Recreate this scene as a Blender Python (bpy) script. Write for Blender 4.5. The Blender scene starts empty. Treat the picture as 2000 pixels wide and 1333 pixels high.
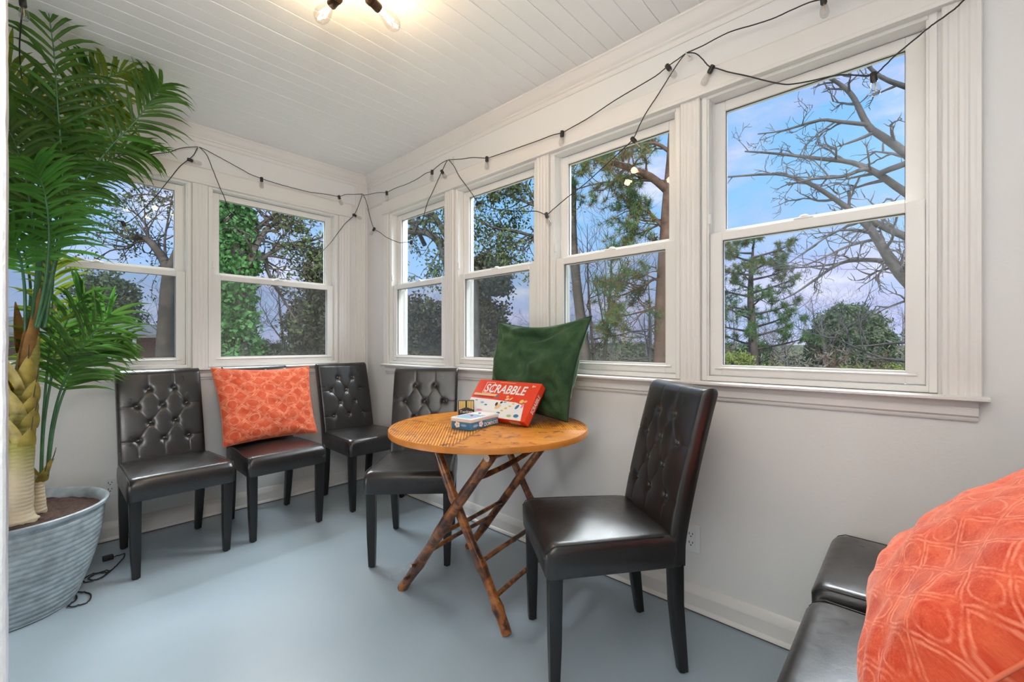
import bpy, bmesh, math, random
import numpy as np
from mathutils import Vector, Matrix, Quaternion
PI = math.pi
S = bpy.context.scene
COL = S.collection

# ---------------------------------------------------------------- camera
cd = bpy.data.cameras.new('camera'); cam = bpy.data.objects.new('camera', cd); COL.objects.link(cam)
cam.location = (0, 0, 1.1); cam.rotation_euler = (PI/2, 0, math.radians(-47.4))
cd.sensor_width = 36; cd.lens = 853.5/2000*36; cd.shift_y = 5.5/2000; cd.clip_start = .02; cd.clip_end = 600
S.camera = cam
# ---------------------------------------------------------------- exposure
S.view_settings.view_transform = 'Standard'; S.view_settings.look = 'None'
S.view_settings.exposure = 0.0; S.view_settings.gamma = 1.0; S.view_settings.use_curve_mapping = False

# ---------------------------------------------------------------- node helper
class NG:
    def __init__(s, tree): s.t = tree; s.n = tree.nodes; s.l = tree.links
    def new(s, typ, ins=None, **kw):
        n = s.n.new(typ)
        for k, v in kw.items(): setattr(n, k, v)
        for k, v in (ins or {}).items(): s.put(n.inputs[k], v)
        return n
    def put(s, sock, v):
        if isinstance(v, bpy.types.NodeSocket): s.l.new(v, sock)
        elif isinstance(v, bpy.types.Node): s.l.new(v.outputs[0], sock)
        else:
            if sock.type == 'RGBA' and len(v) == 3: v = (*v, 1)
            sock.default_value = v
    def m(s, op, a, b=0.0, c=0.0, clamp=False):
        n = s.n.new('ShaderNodeMath'); n.operation = op; n.use_clamp = clamp
        for i, v in enumerate((a, b, c)): s.put(n.inputs[i], v)
        return n.outputs[0]
    def mix(s, f, a, b, mode='MIX'):
        n = s.n.new('ShaderNodeMix'); n.data_type = 'RGBA'; n.blend_type = mode
        s.put(n.inputs[0], f); s.put(n.inputs[6], a); s.put(n.inputs[7], b)
        return n.outputs[2]
    def ramp(s, f, stops, interp='LINEAR'):
        n = s.n.new('ShaderNodeValToRGB'); n.color_ramp.interpolation = interp
        e = n.color_ramp.elements
        while len(e) < len(stops): e.new(.5)
        for i, (p, c) in enumerate(stops):
            e[i].position = p; e[i].color = (*c, 1) if len(c) == 3 else c
        s.put(n.inputs[0], f); return n.outputs[0]
    def noise(s, vec, scale, detail=3, rough=.5, dist=0):
        n = s.new('ShaderNodeTexNoise', {'Scale': scale, 'Detail': detail, 'Roughness': rough, 'Distortion': dist})
        if vec is not None: s.put(n.inputs['Vector'], vec)
        return n.outputs[0]
    def bump(s, h, strength=.3, dist=.01):
        return s.new('ShaderNodeBump', {'Height': h, 'Strength': strength, 'Distance': dist}).outputs[0]
    def obj(s): return s.new('ShaderNodeTexCoord').outputs['Object']
    def uv(s): return s.new('ShaderNodeTexCoord').outputs['UV']
    def sep(s, v): return s.new('ShaderNodeSeparateXYZ', {0: v}).outputs
    def comb(s, x, y, z): return s.new('ShaderNodeCombineXYZ', {0: x, 1: y, 2: z}).outputs[0]
    def scale(s, v, sc): return s.new('ShaderNodeVectorMath', {0: v, 1: sc}, operation='MULTIPLY').outputs[0]

MATS = {}
def material(name):
    m = bpy.data.materials.new(name); m.use_nodes = True
    g = NG(m.node_tree); b = g.n['Principled BSDF']; MATS[name] = m
    return m, g, b
def simple(name, col, rough=.5, metal=0, var=0.0, vscale=8, bump=0, bscale=60, spec=.5, **extra):
    m, g, b = material(name)
    b.inputs['Roughness'].default_value = rough; b.inputs['Metallic'].default_value = metal
    b.inputs['Specular IOR Level'].default_value = spec
    if var:
        n = g.noise(g.obj(), vscale, 4)
        g.put(b.inputs['Base Color'], g.ramp(n, [(.3, tuple(c*(1-var) for c in col)), (.7, tuple(min(1, c*(1+var)) for c in col))]))
    else: g.put(b.inputs['Base Color'], col)
    if bump: g.put(b.inputs['Normal'], g.bump(g.noise(g.obj(), bscale, 3), bump, .005))
    for k, v in extra.items(): g.put(b.inputs[k.replace('_', ' ')], v)
    return m

# ---------------------------------------------------------------- sky
W = bpy.data.worlds.new('sky'); S.world = W; W.use_nodes = True
g = NG(W.node_tree); bg = g.n['Background']
d = g.new('ShaderNodeTexCoord').outputs['Generated']
sx = g.sep(d)
elev = sx[2]
base = g.ramp(elev, [(0.0, (.50, .60, .92)), (.12, (.40, .60, .95)), (.32, (.25, .56, .95)), (.9, (.17, .45, .90))])
flat = g.comb(sx[0], sx[1], g.m('MULTIPLY', sx[2], 2.6))
n1 = g.noise(flat, 2.3, 6, .58, .4)
n2 = g.noise(flat, 5.5, 5, .6, .2)
cl = g.m('ADD', g.m('MULTIPLY', n1, .7), g.m('MULTIPLY', n2, .3))
low = g.m('SUBTRACT', 1.0, g.m('MULTIPLY', elev, 1.4), clamp=True)
mask = g.ramp(g.m('ADD', cl, g.m('MULTIPLY', low, .10)), [(.52, (0, 0, 0)), (.66, (.75, .75, .75))])
ccol = g.ramp(n2, [(.38, (.47, .50, .86)), (.55, (.70, .68, .95)), (.68, (.95, .93, 1.0))])
g.put(bg.inputs['Color'], g.mix(mask, base, ccol)); bg.inputs['Strength'].default_value = 1.12

# ---------------------------------------------------------------- sun (from behind the house, high: reaches only the garden)
def light(name, typ, loc, direction=None, **kw):
    l = bpy.data.lights.new(name, typ); o = bpy.data.objects.new(name, l); COL.objects.link(o); o.location = loc
    if direction is not None: o.rotation_euler = Vector(direction).to_track_quat('-Z', 'Y').to_euler()
    for k, v in kw.items(): setattr(l, k, v)
    return o
light('sun', 'SUN', (-8, -8, 9), (.62, .50, -.68), energy=3.2, color=(1, .93, .82), angle=.03)
# unseen fill lamp added left behind the camera to brighten the room
light('rear_fill', 'AREA', (-.72, -.95, 1.30), (1, .45, -.02), shape='RECTANGLE', size=1.5, size_y=2.0, energy=11, color=(1, .99, .97))
# area lamps added outside, out of view, boosting skylight steeply through the window rows
light('overhead_fill', 'AREA', (4.1, 1.3, 4.4), (-.70, .04, -.72), shape='RECTANGLE', size=4.2, size_y=1.8, energy=800, color=(.93, .97, 1.0))
light('overhead_fill', 'AREA', (.9, 5.6, 4.4), (0, -.70, -.72), shape='RECTANGLE', size=3.2, size_y=1.8, energy=640, color=(.93, .97, 1.0))
# low fill lamp added at the left wall, hidden behind the palm
light('left_fill', 'AREA', (-.72, 2.30, .46), (1, .25, .25), shape='RECTANGLE', size=.7, size_y=.75, energy=8, color=(.97, .99, 1.0))
# unseen front fill lamp added beside the camera, turned to the far ceiling
light('camera_fill', 'AREA', (-.13, -.32, 1.75), (-.38, .75, .60), shape='RECTANGLE', size=.5, size_y=.5, energy=44, color=(1, .99, .97))

# ---------------------------------------------------------------- mesh helpers
class MB:
    def __init__(s): s.v = []; s.f = []; s.uv = None
    def add(s, v, f):
        o = len(s.v); s.v += [tuple(p) for p in v]; s.f += [tuple(i+o for i in q) for q in f]; return s
    def box(s, x0, x1, y0, y1, z0, z1, bev=0, seg=2, M=None):
        if not bev:
            v = [(x, y, z) for x in (x0, x1) for y in (y0, y1) for z in (z0, z1)]
            f = [(0, 1, 3, 2), (4, 6, 7, 5), (0, 4, 5, 1), (2, 3, 7, 6), (0, 2, 6, 4), (1, 5, 7, 3)]
        else:
            bm = bmesh.new(); bmesh.ops.create_cube(bm, size=1)
            for p in bm.verts: p.co = Vector(((x0+x1)/2+p.co.x*(x1-x0), (y0+y1)/2+p.co.y*(y1-y0), (z0+z1)/2+p.co.z*(z1-z0)))
            bmesh.ops.bevel(bm, geom=bm.edges[:], offset=bev, segments=seg, profile=.5, affect='EDGES')
            bm.verts.ensure_lookup_table()
            v = [p.co[:] for p in bm.verts]; f = [[q.index for q in fa.verts] for fa in bm.faces]; bm.free()
        if M is not None: v = [M @ Vector(p) for p in v]
        return s.add(v, f)
    def tube(s, pts, rad, n=8, cap=True):
        pts = [Vector(p) for p in pts]
        if not hasattr(rad, '__len__'): rad = [rad]*len(pts)
        t = [(pts[min(i+1, len(pts)-1)]-pts[max(i-1, 0)]).normalized() for i in range(len(pts))]
        u = t[0].orthogonal().normalized(); o = len(s.v)
        for i, p in enumerate(pts):
            if i: u = (t[i-1].rotation_difference(t[i]) @ u); u = (u-t[i]*u.dot(t[i])).normalized()
            w = t[i].cross(u)
            for k in range(n):
                a = 2*PI*k/n; s.v.append(tuple(p+(u*math.cos(a)+w*math.sin(a))*rad[i]))
        for i in range(len(pts)-1):
            for k in range(n):
                a = o+i*n+k; b = o+i*n+(k+1) % n; s.f.append((a, b, b+n, a+n))
        if cap:
            s.f.append(tuple(o+k for k in reversed(range(n)))); e = o+(len(pts)-1)*n; s.f.append(tuple(e+k for k in range(n)))
        return s
    def lathe(s, prof, n=24, origin=(0, 0, 0), axis=(0, 0, 1), cap=True):
        q = Vector((0, 0, 1)).rotation_difference(Vector(axis).normalized()); O = Vector(origin); o = len(s.v)
        for r, z in prof:
            for k in range(n):
                a = 2*PI*k/n; s.v.append(tuple(O+q @ Vector((r*math.cos(a), r*math.sin(a), z))))
        for i in range(len(prof)-1):
            for k in range(n):
                a = o+i*n+k; b = o+i*n+(k+1) % n; s.f.append((a, b, b+n, a+n))
        if cap is True and prof[0][0] > 1e-6: s.f.append(tuple(o+k for k in reversed(range(n))))
        e = o+(len(prof)-1)*n
        if cap is True and prof[-1][0] > 1e-6: s.f.append(tuple(e+k for k in range(n)))
        return s
    def sweep(s, prof, p0, p1, ex, ey):
        """closed 2D profile (a,b) swept from p0 to p1; a along ex, b along ey"""
        p0, p1, ex, ey = map(Vector, (p0, p1, ex, ey)); o = len(s.v); n = len(prof)
        for p in (p0, p1):
            for a, b in prof: s.v.append(tuple(p+ex*a+ey*b))
        for k in range(n): s.f.append((o+k, o+(k+1) % n, o+n+(k+1) % n, o+n+k))
        s.f.append(tuple(o+k for k in reversed(range(n)))); s.f.append(tuple(o+n+k for k in range(n)))
        return s
    def build(s, name, mat, parent=None, smooth=None):
        me = bpy.data.meshes.new(name); me.from_pydata(s.v, [], s.f); me.update()
        bm = bmesh.new(); bm.from_mesh(me); bmesh.ops.recalc_face_normals(bm, faces=bm.faces[:]); bm.to_mesh(me); bm.free()
        if s.uv is not None:
            lay = me.uv_layers.new(name='UVMap'); idx = np.empty(len(me.loops), np.int32); me.loops.foreach_get('vertex_index', idx)
            lay.data.foreach_set('uv', np.array(s.uv, np.float32)[idx].ravel())
        return link(name, me, mat, parent, smooth)
def link(name, me, mat, parent=None, smooth=None):
    if mat is not None: me.materials.append(MATS[mat] if isinstance(mat, str) else mat)
    if smooth:
        me.polygons.foreach_set('use_smooth', [True]*len(me.polygons))
        if smooth is not True: me.set_sharp_from_angle(angle=math.radians(smooth))
    o = bpy.data.objects.new(name, me); COL.objects.link(o)
    if parent is not None: o.parent = parent
    return o
def empty(name, loc=(0, 0, 0), rz=0):
    o = bpy.data.objects.new(name, None); COL.objects.link(o); o.location = loc; o.rotation_euler = (0, 0, rz); o.empty_display_size = .1
    return o
def tag(o, label, cat, group=None, kind=None):
    o['label'] = label; o['category'] = cat
    if group: o['group'] = group
    if kind: o['kind'] = kind
    return o
def struct(o): o['kind'] = 'structure'; return o
def copy_tree(o, parent=None):
    c = o.copy(); COL.objects.link(c)
    if parent is not None: c.parent = parent
    for ch in o.children: copy_tree(ch, c)
    return c
def np_mesh(name, V, F, mat, parent=None, smooth=False):
    """V (n,3), F (m,k) arrays -> mesh object, fast"""
    me = bpy.data.meshes.new(name); V = np.asarray(V, np.float32); F = np.asarray(F, np.int32); m, k = F.shape
    me.vertices.add(len(V)); me.vertices.foreach_set('co', V.ravel())
    me.loops.add(m*k); me.loops.foreach_set('vertex_index', F.ravel())
    me.polygons.add(m); me.polygons.foreach_set('loop_start', np.arange(0, m*k, k, dtype=np.int32))
    me.update(calc_edges=True); me.validate()
    return link(name, me, mat, parent, smooth or None)

# ---------------------------------------------------------------- room materials
def paint(name, col, rough, bump=.12, bscale=35, var=.012):
    return simple(name, col, rough, var=var, vscale=3, bump=bump, bscale=bscale)
paint('wall_paint', (.75, .74, .725), .55, .10, 90)
paint('trim_paint', (.75, .72, .69), .32, 0)
paint('ceiling_paint', (.83, .83, .815), .45, .08, 50)
paint('vinyl', (.78, .765, .735), .28, 0)
paint('plaster_rough', (.78, .79, .82), .7, .9, 55)
simple('gasket', (.045, .04, .04), .6)
simple('dark_gap', (.10, .09, .08), .8)
# painted concrete floor
m, g, b = material('floor_paint')
o_ = g.obj(); a = g.noise(o_, 1.1, 3, .5, .2); c2 = g.noise(o_, 9, 2, .5)
g.put(b.inputs['Base Color'], g.mix(g.ramp(c2, [(.2, (0, 0, 0)), (1.0, (.12, .12, .12))]), g.ramp(a, [(.3, (.300, .375, .435)), (.7, (.36, .43, .485))]), (.41, .46, .50)))
g.put(b.inputs['Roughness'], g.ramp(g.noise(o_, 2, 3), [(.2, (.26, .26, .26)), (.8, (.36, .36, .36))]))
g.put(b.inputs['Normal'], g.bump(g.noise(o_, 6, 3), .07, .01))
# glass: mostly clear with a fresnel reflection
def glass(name, tint=(1, 1, 1), ior=1.45, rough=0.0):
    m = bpy.data.materials.new(name); m.use_nodes = True; MATS[name] = m; g = NG(m.node_tree)
    g.n.remove(g.n['Principled BSDF']); out = g.n['Material Output']
    tr = g.new('ShaderNodeBsdfTransparent', {0: tint}); gl = g.new('ShaderNodeBsdfGlossy', {'Roughness': rough})
    f0 = ((ior-1)/(ior+1))**2; fc = g.new('ShaderNodeLayerWeight', {'Blend': .5}).outputs['Facing']
    fr = g.m('ADD', f0, g.m('MULTIPLY', 1-f0, g.m('POWER', fc, 5.0)))
    mx = g.new('ShaderNodeMixShader', {0: fr, 1: tr.outputs[0], 2: gl.outputs[0]})
    g.put(out.inputs[0], mx.outputs[0]); return m
glass('window_glass', (.97, .985, .98), 1.30)
glass('bulb_glass', (.92, .92, .92), 1.9, .04)
def screen_mat(name, col, alpha):
    m, g, b = material(name); g.put(b.inputs['Base Color'], col); b.inputs['Alpha'].default_value = alpha; b.inputs['Roughness'].default_value = .7
screen_mat('insect_screen', (.12, .115, .11), .20)

# ---------------------------------------------------------------- room shell   (right wall plane X=1.843, back wall plane Y=3.31, ceiling 2.457)
RX, BY, CZ = 1.843, 3.31, 2.457
TH = .16
PITCH, OH = .779, .345                       # window pitch, half opening on the right wall
RC = [.292, 1.070, 1.849, 2.628]             # centres along Y
BC, BH = [.225, 1.163], .424                 # centres along X and half opening on the back wall
Z0, Z1 = .945, 2.115
X_L, Y_B = -.78, -2.62
fl = MB().box(X_L-.2, RX+TH, Y_B-.2, BY+TH, -.12, 0).build('floor', 'floor_paint'); struct(fl)
w = MB()
w.box(RX, RX+TH, Y_B, BY+TH, -.12, Z0).box(RX, RX+TH, Y_B, BY+TH, Z1, CZ+.25)
ed = [Y_B]
for c in RC: ed += [c-OH, c+OH]
ed.append(BY+TH)
for i in range(0, len(ed), 2): w.box(RX, RX+TH, ed[i], ed[i+1], Z0, Z1)
struct(w.build('wall_right', 'wall_paint'))
w = MB()
w.box(X_L-.1, RX, BY, BY+TH, -.12, Z0).box(X_L-.1, RX, BY, BY+TH, Z1, CZ+.25)
ed = [X_L-.1]
for c in BC: ed += [c-BH, c+BH]
ed.append(RX)
for i in range(0, len(ed), 2): w.box(ed[i], ed[i+1], BY, BY+TH, Z0, Z1)
struct(w.build('wall_back', 'wall_paint'))
struct(MB().box(X_L-.12, X_L, Y_B, BY, -.12, CZ+.25).build('wall_left', 'wall_paint'))
struct(MB().box(X_L, RX, Y_B-.12, Y_B, -.12, CZ+.25).build('wall_front', 'wall_paint'))
# plastered wall end beside the camera
w = MB(); zs = np.linspace(0, CZ, 90); rr = random.Random(3); base_i = len(w.v)
for z in zs:
    e = -.0395 + rr.uniform(-.0007, .0007)
    w.v += [(e-.004, 1.25, z), (e, 1.254, z), (e, 1.37, z), (X_L, 1.37, z), (X_L, 1.25, z)]
for i in range(len(zs)-1):
    for k in range(5): a = i*5+k; b2 = i*5+(k+1) % 5; w.f.append((a, b2, b2+5, a+5))
struct(w.build('wall_left_end', 'plaster_rough'))
# ceiling: backing and beadboard planks along X with v-joints
ce = struct(MB().box(X_L-.12, RX+TH, Y_B-.12, BY+TH, CZ+.012, CZ+.22).build('ceiling', 'ceiling_paint'))
pw = .0835; k0 = .874
pl = None; y = k0-pw*38
y0p = y
prof = [(0.0006, .012), (.0006, .0020), (.003, 0), (pw-.003, 0), (pw-.0006, .0020), (pw-.0006, .012)]
i = 0
while y < BY-.001:
    wd = min(pw, BY-y)
    if wd < pw:
        o = MB().box(X_L, RX, y+.001, BY, CZ, CZ+.012).build('plank', 'ceiling_paint', ce)
    elif pl is None:
        o = pl = MB().sweep(prof, (X_L, 0, CZ), (RX, 0, CZ), (0, 1, 0), (0, 0, 1)).build('plank', 'ceiling_paint', ce); o.location = (0, y, 0)
    else:
        o = pl.copy(); COL.objects.link(o); o.location = (0, y, rr.uniform(-.0006, .0004))
    y += pw; i += 1
# crown moulding
crown = [(0, 0), (.055, 0), (.055, -.008), (.047, -.014), (.040, -.030), (.026, -.048), (.017, -.056), (.017, -.064), (.010, -.070), (.010, -.082), (.004, -.090), (0, -.090)]
struct(MB().sweep(crown, (RX, Y_B, CZ), (RX, BY, CZ), (-1, 0, 0), (0, 0, 1)).build('trim_1', 'trim_paint', smooth=40))
struct(MB().sweep(crown, (X_L, BY, CZ), (RX, BY, CZ), (0, -1, 0), (0, 0, 1)).build('trim_2', 'trim_paint', smooth=40))
# baseboards (with the dark joint under them)
bb = [(0, .006), (.016, .006), (.016, .070), (.0165, .074), (.012, .082), (.010, .098), (.004, .106), (0, .106)]
shoe = [(.012, .006), (.024, .006), (.024, .012), (.019, .020), (.014, .024), (.012, .024)]
for nm, p0, p1, ex in (('baseboard_right', (RX, Y_B, 0), (RX, BY, 0), (-1, 0, 0)), ('baseboard_back', (X_L, BY, 0), (RX, BY, 0), (0, -1, 0))):
    o = struct(MB().sweep(bb, p0, p1, ex, (0, 0, 1)).build(nm, 'trim_paint', smooth=40))
    MB().sweep(shoe, p0, p1, ex, (0, 0, 1)).build('shoe_moulding', 'trim_paint', o, 40)
    MB().sweep([(0, 0), (.022, 0), (.022, .007), (0, .007)], p0, p1, ex, (0, 0, 1)).build('joint', 'dark_gap', o)
# header boards over the windows with a small bead, sills (stool + apron), fluted casings
def flutes(w, n, d=.020, cap=.006):
    """profile of a casing of width w, protruding d, with n flutes"""
    p = [(0, 0), (0, d-.003), (.003, d)]
    step = (w-.020)/n
    for k in range(n):
        a = .010+k*step
        p += [(a+.0015, d), (a+step*.3, d-.0016), (a+step*.7, d-.0016), (a+step-.0015, d)]
    return p+[(w-.003, d), (w, d-.003), (w, 0)]
tn = [3]
def trim(name_mb, mat='trim_paint', sm=None):
    o = struct(name_mb.build('trim_%d' % tn[0], mat, smooth=sm)); tn[0] += 1; return o
# right wall
yA, yB = RC[0]-OH, RC[3]+OH
trim(MB().box(RX-.026, RX, yA-.095, yB+.072, Z1-.010, 2.200, .003).box(RX-.034, RX, yA-.095, yB+.072, Z1-.013, Z1+.002, .002))
trim(MB().sweep([(0, 2.2), (.006, 2.2), (.010, 2.206), (.006, 2.214), (0, 2.214)], (RX, yA-.095, 0), (RX, BY, 0), (-1, 0, 0), (0, 0, 1)))
def casing(axis, a0, a1, z0=.947, z1=Z1-.013, n=3):
    f = MB()
    if axis == 'R': f.sweep(flutes(a1-a0, n), (RX, a0, z0), (RX, a0, z1), (0, 1, 0), (-1, 0, 0))
    else: f.sweep(flutes(a1-a0, n), (a0, BY, z0), (a0, BY, z1), (1, 0, 0), (0, -1, 0))
    return trim(f)
casing('R', yA-.092, yA-.008, n=3); casing('R', yB+.004, yB+.068, n=3)
for i in range(3): casing('R', RC[i]+OH+.004, RC[i+1]-OH-.004, n=3)
st = [(-.10, 0), (.043, 0), (.049, .004), (.049, .011), (.043, .015), (-.10, .015)]
apr = [(0, 0), (.008, 0), (.012, .006), (.012, .012), (.018, .018), (.018, .036), (.013, .040), (.020, .046), (.024, .056), (.024, .060), (0, .060)]
def sill(p0, p1, ex, q0, q1):
    trim(MB().sweep(st, p0, p1, ex, (0, 0, 1)), sm=40); trim(MB().sweep(apr, q0, q1, ex, (0, 0, 1)), sm=40)
sill((RX, -.157, .934), (RX, 3.03, .934), (-1, 0, 0), (RX, -.137, .874), (RX, 3.012, .874))
sill((X_L, BY, .934), (1.715, BY, .934), (0, -1, 0), (X_L, BY, .874), (1.70, BY, .874))
# back wall
xA, xB = BC[0]-BH, BC[1]+BH
trim(MB().box(xA-.09, xB+.11, BY-.026, BY, Z1-.010, 2.200, .003).box(xA-.09, xB+.11, BY-.034, BY, Z1-.013, Z1+.002, .002))
trim(MB().sweep([(0, 2.2), (.006, 2.2), (.010, 2.206), (.006, 2.214), (0, 2.214)], (X_L, BY, 0), (RX, BY, 0), (0, -1, 0), (0, 0, 1)))
casing('B', xA-.088, xA-.004, n=3); casing('B', BC[0]+BH+.004, BC[1]-BH-.004, n=3); casing('B', xB+.008, xB+.098, n=3)
# fluted pilaster strips standing in the corner
f = MB().sweep(flutes(.085, 5, .012), (1.735, BY, .09), (1.735, BY, CZ-.09), (1, 0, 0), (0, -1, 0)); trim(f)

# ---------------------------------------------------------------- windows
wn = [1]
def window(axis, c, h, screen, lock=True):
    """local frame: a = along the wall, d = outward depth from the wall plane, z up"""
    root = struct(empty('window_%d' % wn[0])); wn[0] += 1
    if axis == 'R': root.matrix_world = Matrix(((0, 1, 0, RX), (-1, 0, 0, c), (0, 0, 1, 0), (0, 0, 0, 1)))   # local x -> -Y, local y -> +X
    else: root.matrix_world = Matrix.Translation((c, BY, 0))
    def ring(x, z0, z1, d0, d1, t, tt=None, tb=None, bev=.002):
        tt = tt or t; tb = tb or t; m_ = MB()
        m_.box(-x, -x+t, d0, d1, z0, z1, bev, 1).box(x-t, x, d0, d1, z0, z1, bev, 1)
        m_.box(-x+t, x-t, d0, d1, z1-tt, z1, bev, 1).box(-x+t, x-t, d0, d1, z0, z0+tb, bev, 1); return m_
    fr = ring(h, Z0+.006, Z1-.004, -.006, .135, .020).build('frame', 'vinyl', root)
    MB().box(-h+.019, -h+.0255, .0, .048, Z0+.02, Z1-.02).box(h-.0255, h-.019, .0, .048, Z0+.02, Z1-.02).box(-h+.019, -h+.0335, .050, .110, Z0+.02, Z1-.02).box(h-.0335, h-.019, .050, .110, Z0+.02, Z1-.02).build('jamb_track', 'vinyl', fr)
    zb = Z0+.028
    xs = h-.026
    up = ring(xs-.004, 1.52, Z1-.026, .052, .085, .043, .040, .046).build('upper_sash', 'vinyl', root)
    MB().box(-xs+.035, xs-.035, .066, .070, 1.555, Z1-.060).build('pane', 'window_glass', up)
    ring(xs-.046, 1.565, Z1-.065, .0605, .0655, .0025, bev=0).build('gasket', 'gasket', up)
    lo = ring(xs, zb, 1.548, .012, .046, .047, .034, .043).build('lower_sash', 'vinyl', root)
    MB().box(-xs+.04, xs-.04, .028, .032, zb+.03, 1.52).build('pane', 'window_glass', lo)
    ring(xs-.046, zb+.042, 1.515, .022, .0275, .0025, bev=0).build('gasket', 'gasket', lo)
    # sloped inner lip at the foot of the lower sash
    MB().sweep([(.012, 0), (.004, .002), (.004, .006), (.012, .010)], (-xs+.02, 0, zb+.026), (xs-.02, 0, zb+.026), (0, 1, 0), (0, 0, 1)).build('sash_lip', 'vinyl', lo)
    # lock on the meeting rail, tilt latches
    MB().box(-.030, .030, .014, .050, 1.548, 1.556, .003).lathe([(.016, 0), (.016, .006), (.010, .010), (0, .010)], 12, (0, .034, 1.556)).build('sash_lock', 'vinyl', root, 40)
    MB().box(-h+.021, -h+.033, -.002, .012, 1.585, 1.625, .002).build('tilt_latch', 'vinyl', root)
    if screen: 
        sc = MB().box(-h+.02, h-.02, .112, .113, zb, 1.53).build('insect_screen', 'insect_screen', root)
        ring(h-.02, zb-.008, 1.545, .106, .120, .018, bev=0).build('screen_frame', 'vinyl', sc)
for c, s_ in zip(RC, (False, True, True, True)): window('R', c, OH, s_)
for c in BC: window('B', c, BH, True)

# ---------------------------------------------------------------- outlets
simple('outlet_plastic', (.78, .78, .78), .35)
simple('outlet_slot', (.03, .03, .03), .6)
def outlet(axis, a, z, label):
    root = empty('wall_outlet')
    if axis == 'R': root.matrix_world = Matrix(((0, -1, 0, RX), (1, 0, 0, a), (0, 0, 1, z), (0, 0, 0, 1)))
    else: root.matrix_world = Matrix(((-1, 0, 0, a), (0, -1, 0, BY), (0, 0, 1, z), (0, 0, 0, 1)))
    tag(root, label, 'outlet')
    MB().box(-.036, .036, 0, .006, -.058, .058, .003).build('cover_plate', 'outlet_plastic', root)
    fc = MB().box(-.017, .017, .004, .0085, -.034, .034, .0015).build('receptacle', 'outlet_plastic', root)
    for s in (-1, 1):
        sl = MB().box(-.0085, -.0055, .007, .009, s*.018-.003, s*.018+.005).box(.0055, .0085, .007, .009, s*.018-.004, s*.018+.006)
        sl.lathe([(.003, 0), (.003, .002), (0, .002)], 8, (0, .007, s*.018-.010), (0, 1, 0)); sl.build('slot', 'outlet_slot', fc)
    MB().box(-.007, .007, .0075, .0098, -.003, .003).build('test_button', 'outlet_plastic', fc)
outlet('B', .277, .306, 'white wall outlet low on the wall beside the planter rim')
outlet('R', .680, .294, 'white wall outlet under the windows behind the nearest black chair')

# ================================================================ furniture
from mathutils import noise as mnoise
def loft(mb, loops):
    n = len(loops[0]); o = len(mb.v)
    for L in loops: mb.v += [tuple(p) for p in L]
    for i in range(len(loops)-1):
        for k in range(n): a = o+i*n+k; b = o+i*n+(k+1) % n; mb.f.append((a, b, b+n, a+n))
    mb.f.append(tuple(o+k for k in reversed(range(n)))); e = o+(len(loops)-1)*n; mb.f.append(tuple(e+k for k in range(n)))
    return mb
def rrect(hw, hd, r, z, cy=0, nc=5, ns=6, zf=None):
    pts = []
    cs = [(hw-r, hd-r, 0), (-hw+r, hd-r, 90), (-hw+r, -hd+r, 180), (hw-r, -hd+r, 270)]
    for i, (cx, c_y, a0) in enumerate(cs):
        for k in range(nc):
            a = math.radians(a0+90*k/(nc-1)); pts.append((cx+r*math.cos(a), c_y+r*math.sin(a)))
        nx, ny, na = cs[(i+1) % 4]; a = math.radians(na); q = (nx+r*math.cos(a), ny+r*math.sin(a)); p = pts[-1]
        for k in range(1, ns): pts.append((p[0]+(q[0]-p[0])*k/ns, p[1]+(q[1]-p[1])*k/ns))
    return [(x, y+cy, z+(zf(x, y) if zf else 0)) for x, y in pts]
# leather
m, g, b = material('leather')
o_ = g.obj(); n1 = g.noise(o_, 5, 4); n2 = g.noise(o_, 160, 3, .6); n3 = g.noise(o_, 22, 4, .6, .6)
g.put(b.inputs['Base Color'], g.ramp(n1, [(.3, (.011, .0095, .0095)), (.7, (.018, .015, .0145))]))
g.put(b.inputs['Roughness'], g.ramp(n3, [(.3, (.27, .27, .27)), (.7, (.38, .38, .38))]))
b.inputs['Specular IOR Level'].default_value = .62
b.inputs['Coat Weight'].default_value = .18; b.inputs['Coat Roughness'].default_value = .22
g.put(b.inputs['Normal'], g.bump(g.m('ADD', g.m('MULTIPLY', n2, .25), g.m('MULTIPLY', n3, .8)), .16, .004))
simple('button_leather', (.03, .027, .026), .25, spec=.8)
simple('black_wood', (.0095, .009, .0095), .33, var=.2, vscale=6)
simple('seam_thread', (.018, .016, .016), .5)

BUT = [(-.057, .845), (.057, .845), (-.114, .754), (0, .754), (.114, .754), (-.057, .663), (.057, .663), (-.114, .572), (0, .572), (.114, .572)]
CREASE = []
for i, p in enumerate(BUT):
    for q in BUT[i+1:]:
        if abs(abs(p[0]-q[0])-.057) < .01 and abs(abs(p[1]-q[1])-.091) < .01: CREASE.append((p, q))
for x in (-.057, .057): CREASE.append(((x, .845), (x, .96)))
for z in (.754, .572):
    for s in (-1, 1): CREASE.append(((s*.114, z), (s*.21, z)))
for x in (-.114, 0, .114): CREASE.append(((x, .572), (x, .46)))
CA = np.array([c[0] for c in CREASE]); CB = np.array([c[1] for c in CREASE]); BU = np.array(BUT)
TOPZ = .952
def back_y(z): return -.203-.122*max(0, (z-.43)/.52)**1.2+.006*max(0, 1-z/.43)
def tuft(x, z):
    p = np.array((x, z)); d = CB-CA; t = np.clip(((p-CA)*d).sum(1)/(d*d).sum(1), 0, 1)
    dist = np.sqrt(((CA+d*t[:, None]-p)**2).sum(1)).min()
    r = np.sqrt(((BU-p)**2).sum(1)).min()
    return .0022*math.exp(-(dist/.0030)**2)+.0006*math.exp(-(dist/.014)**2)+.0070*math.exp(-(r/.012)**2)+.0055*math.exp(-(r/.024)**2)
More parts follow.
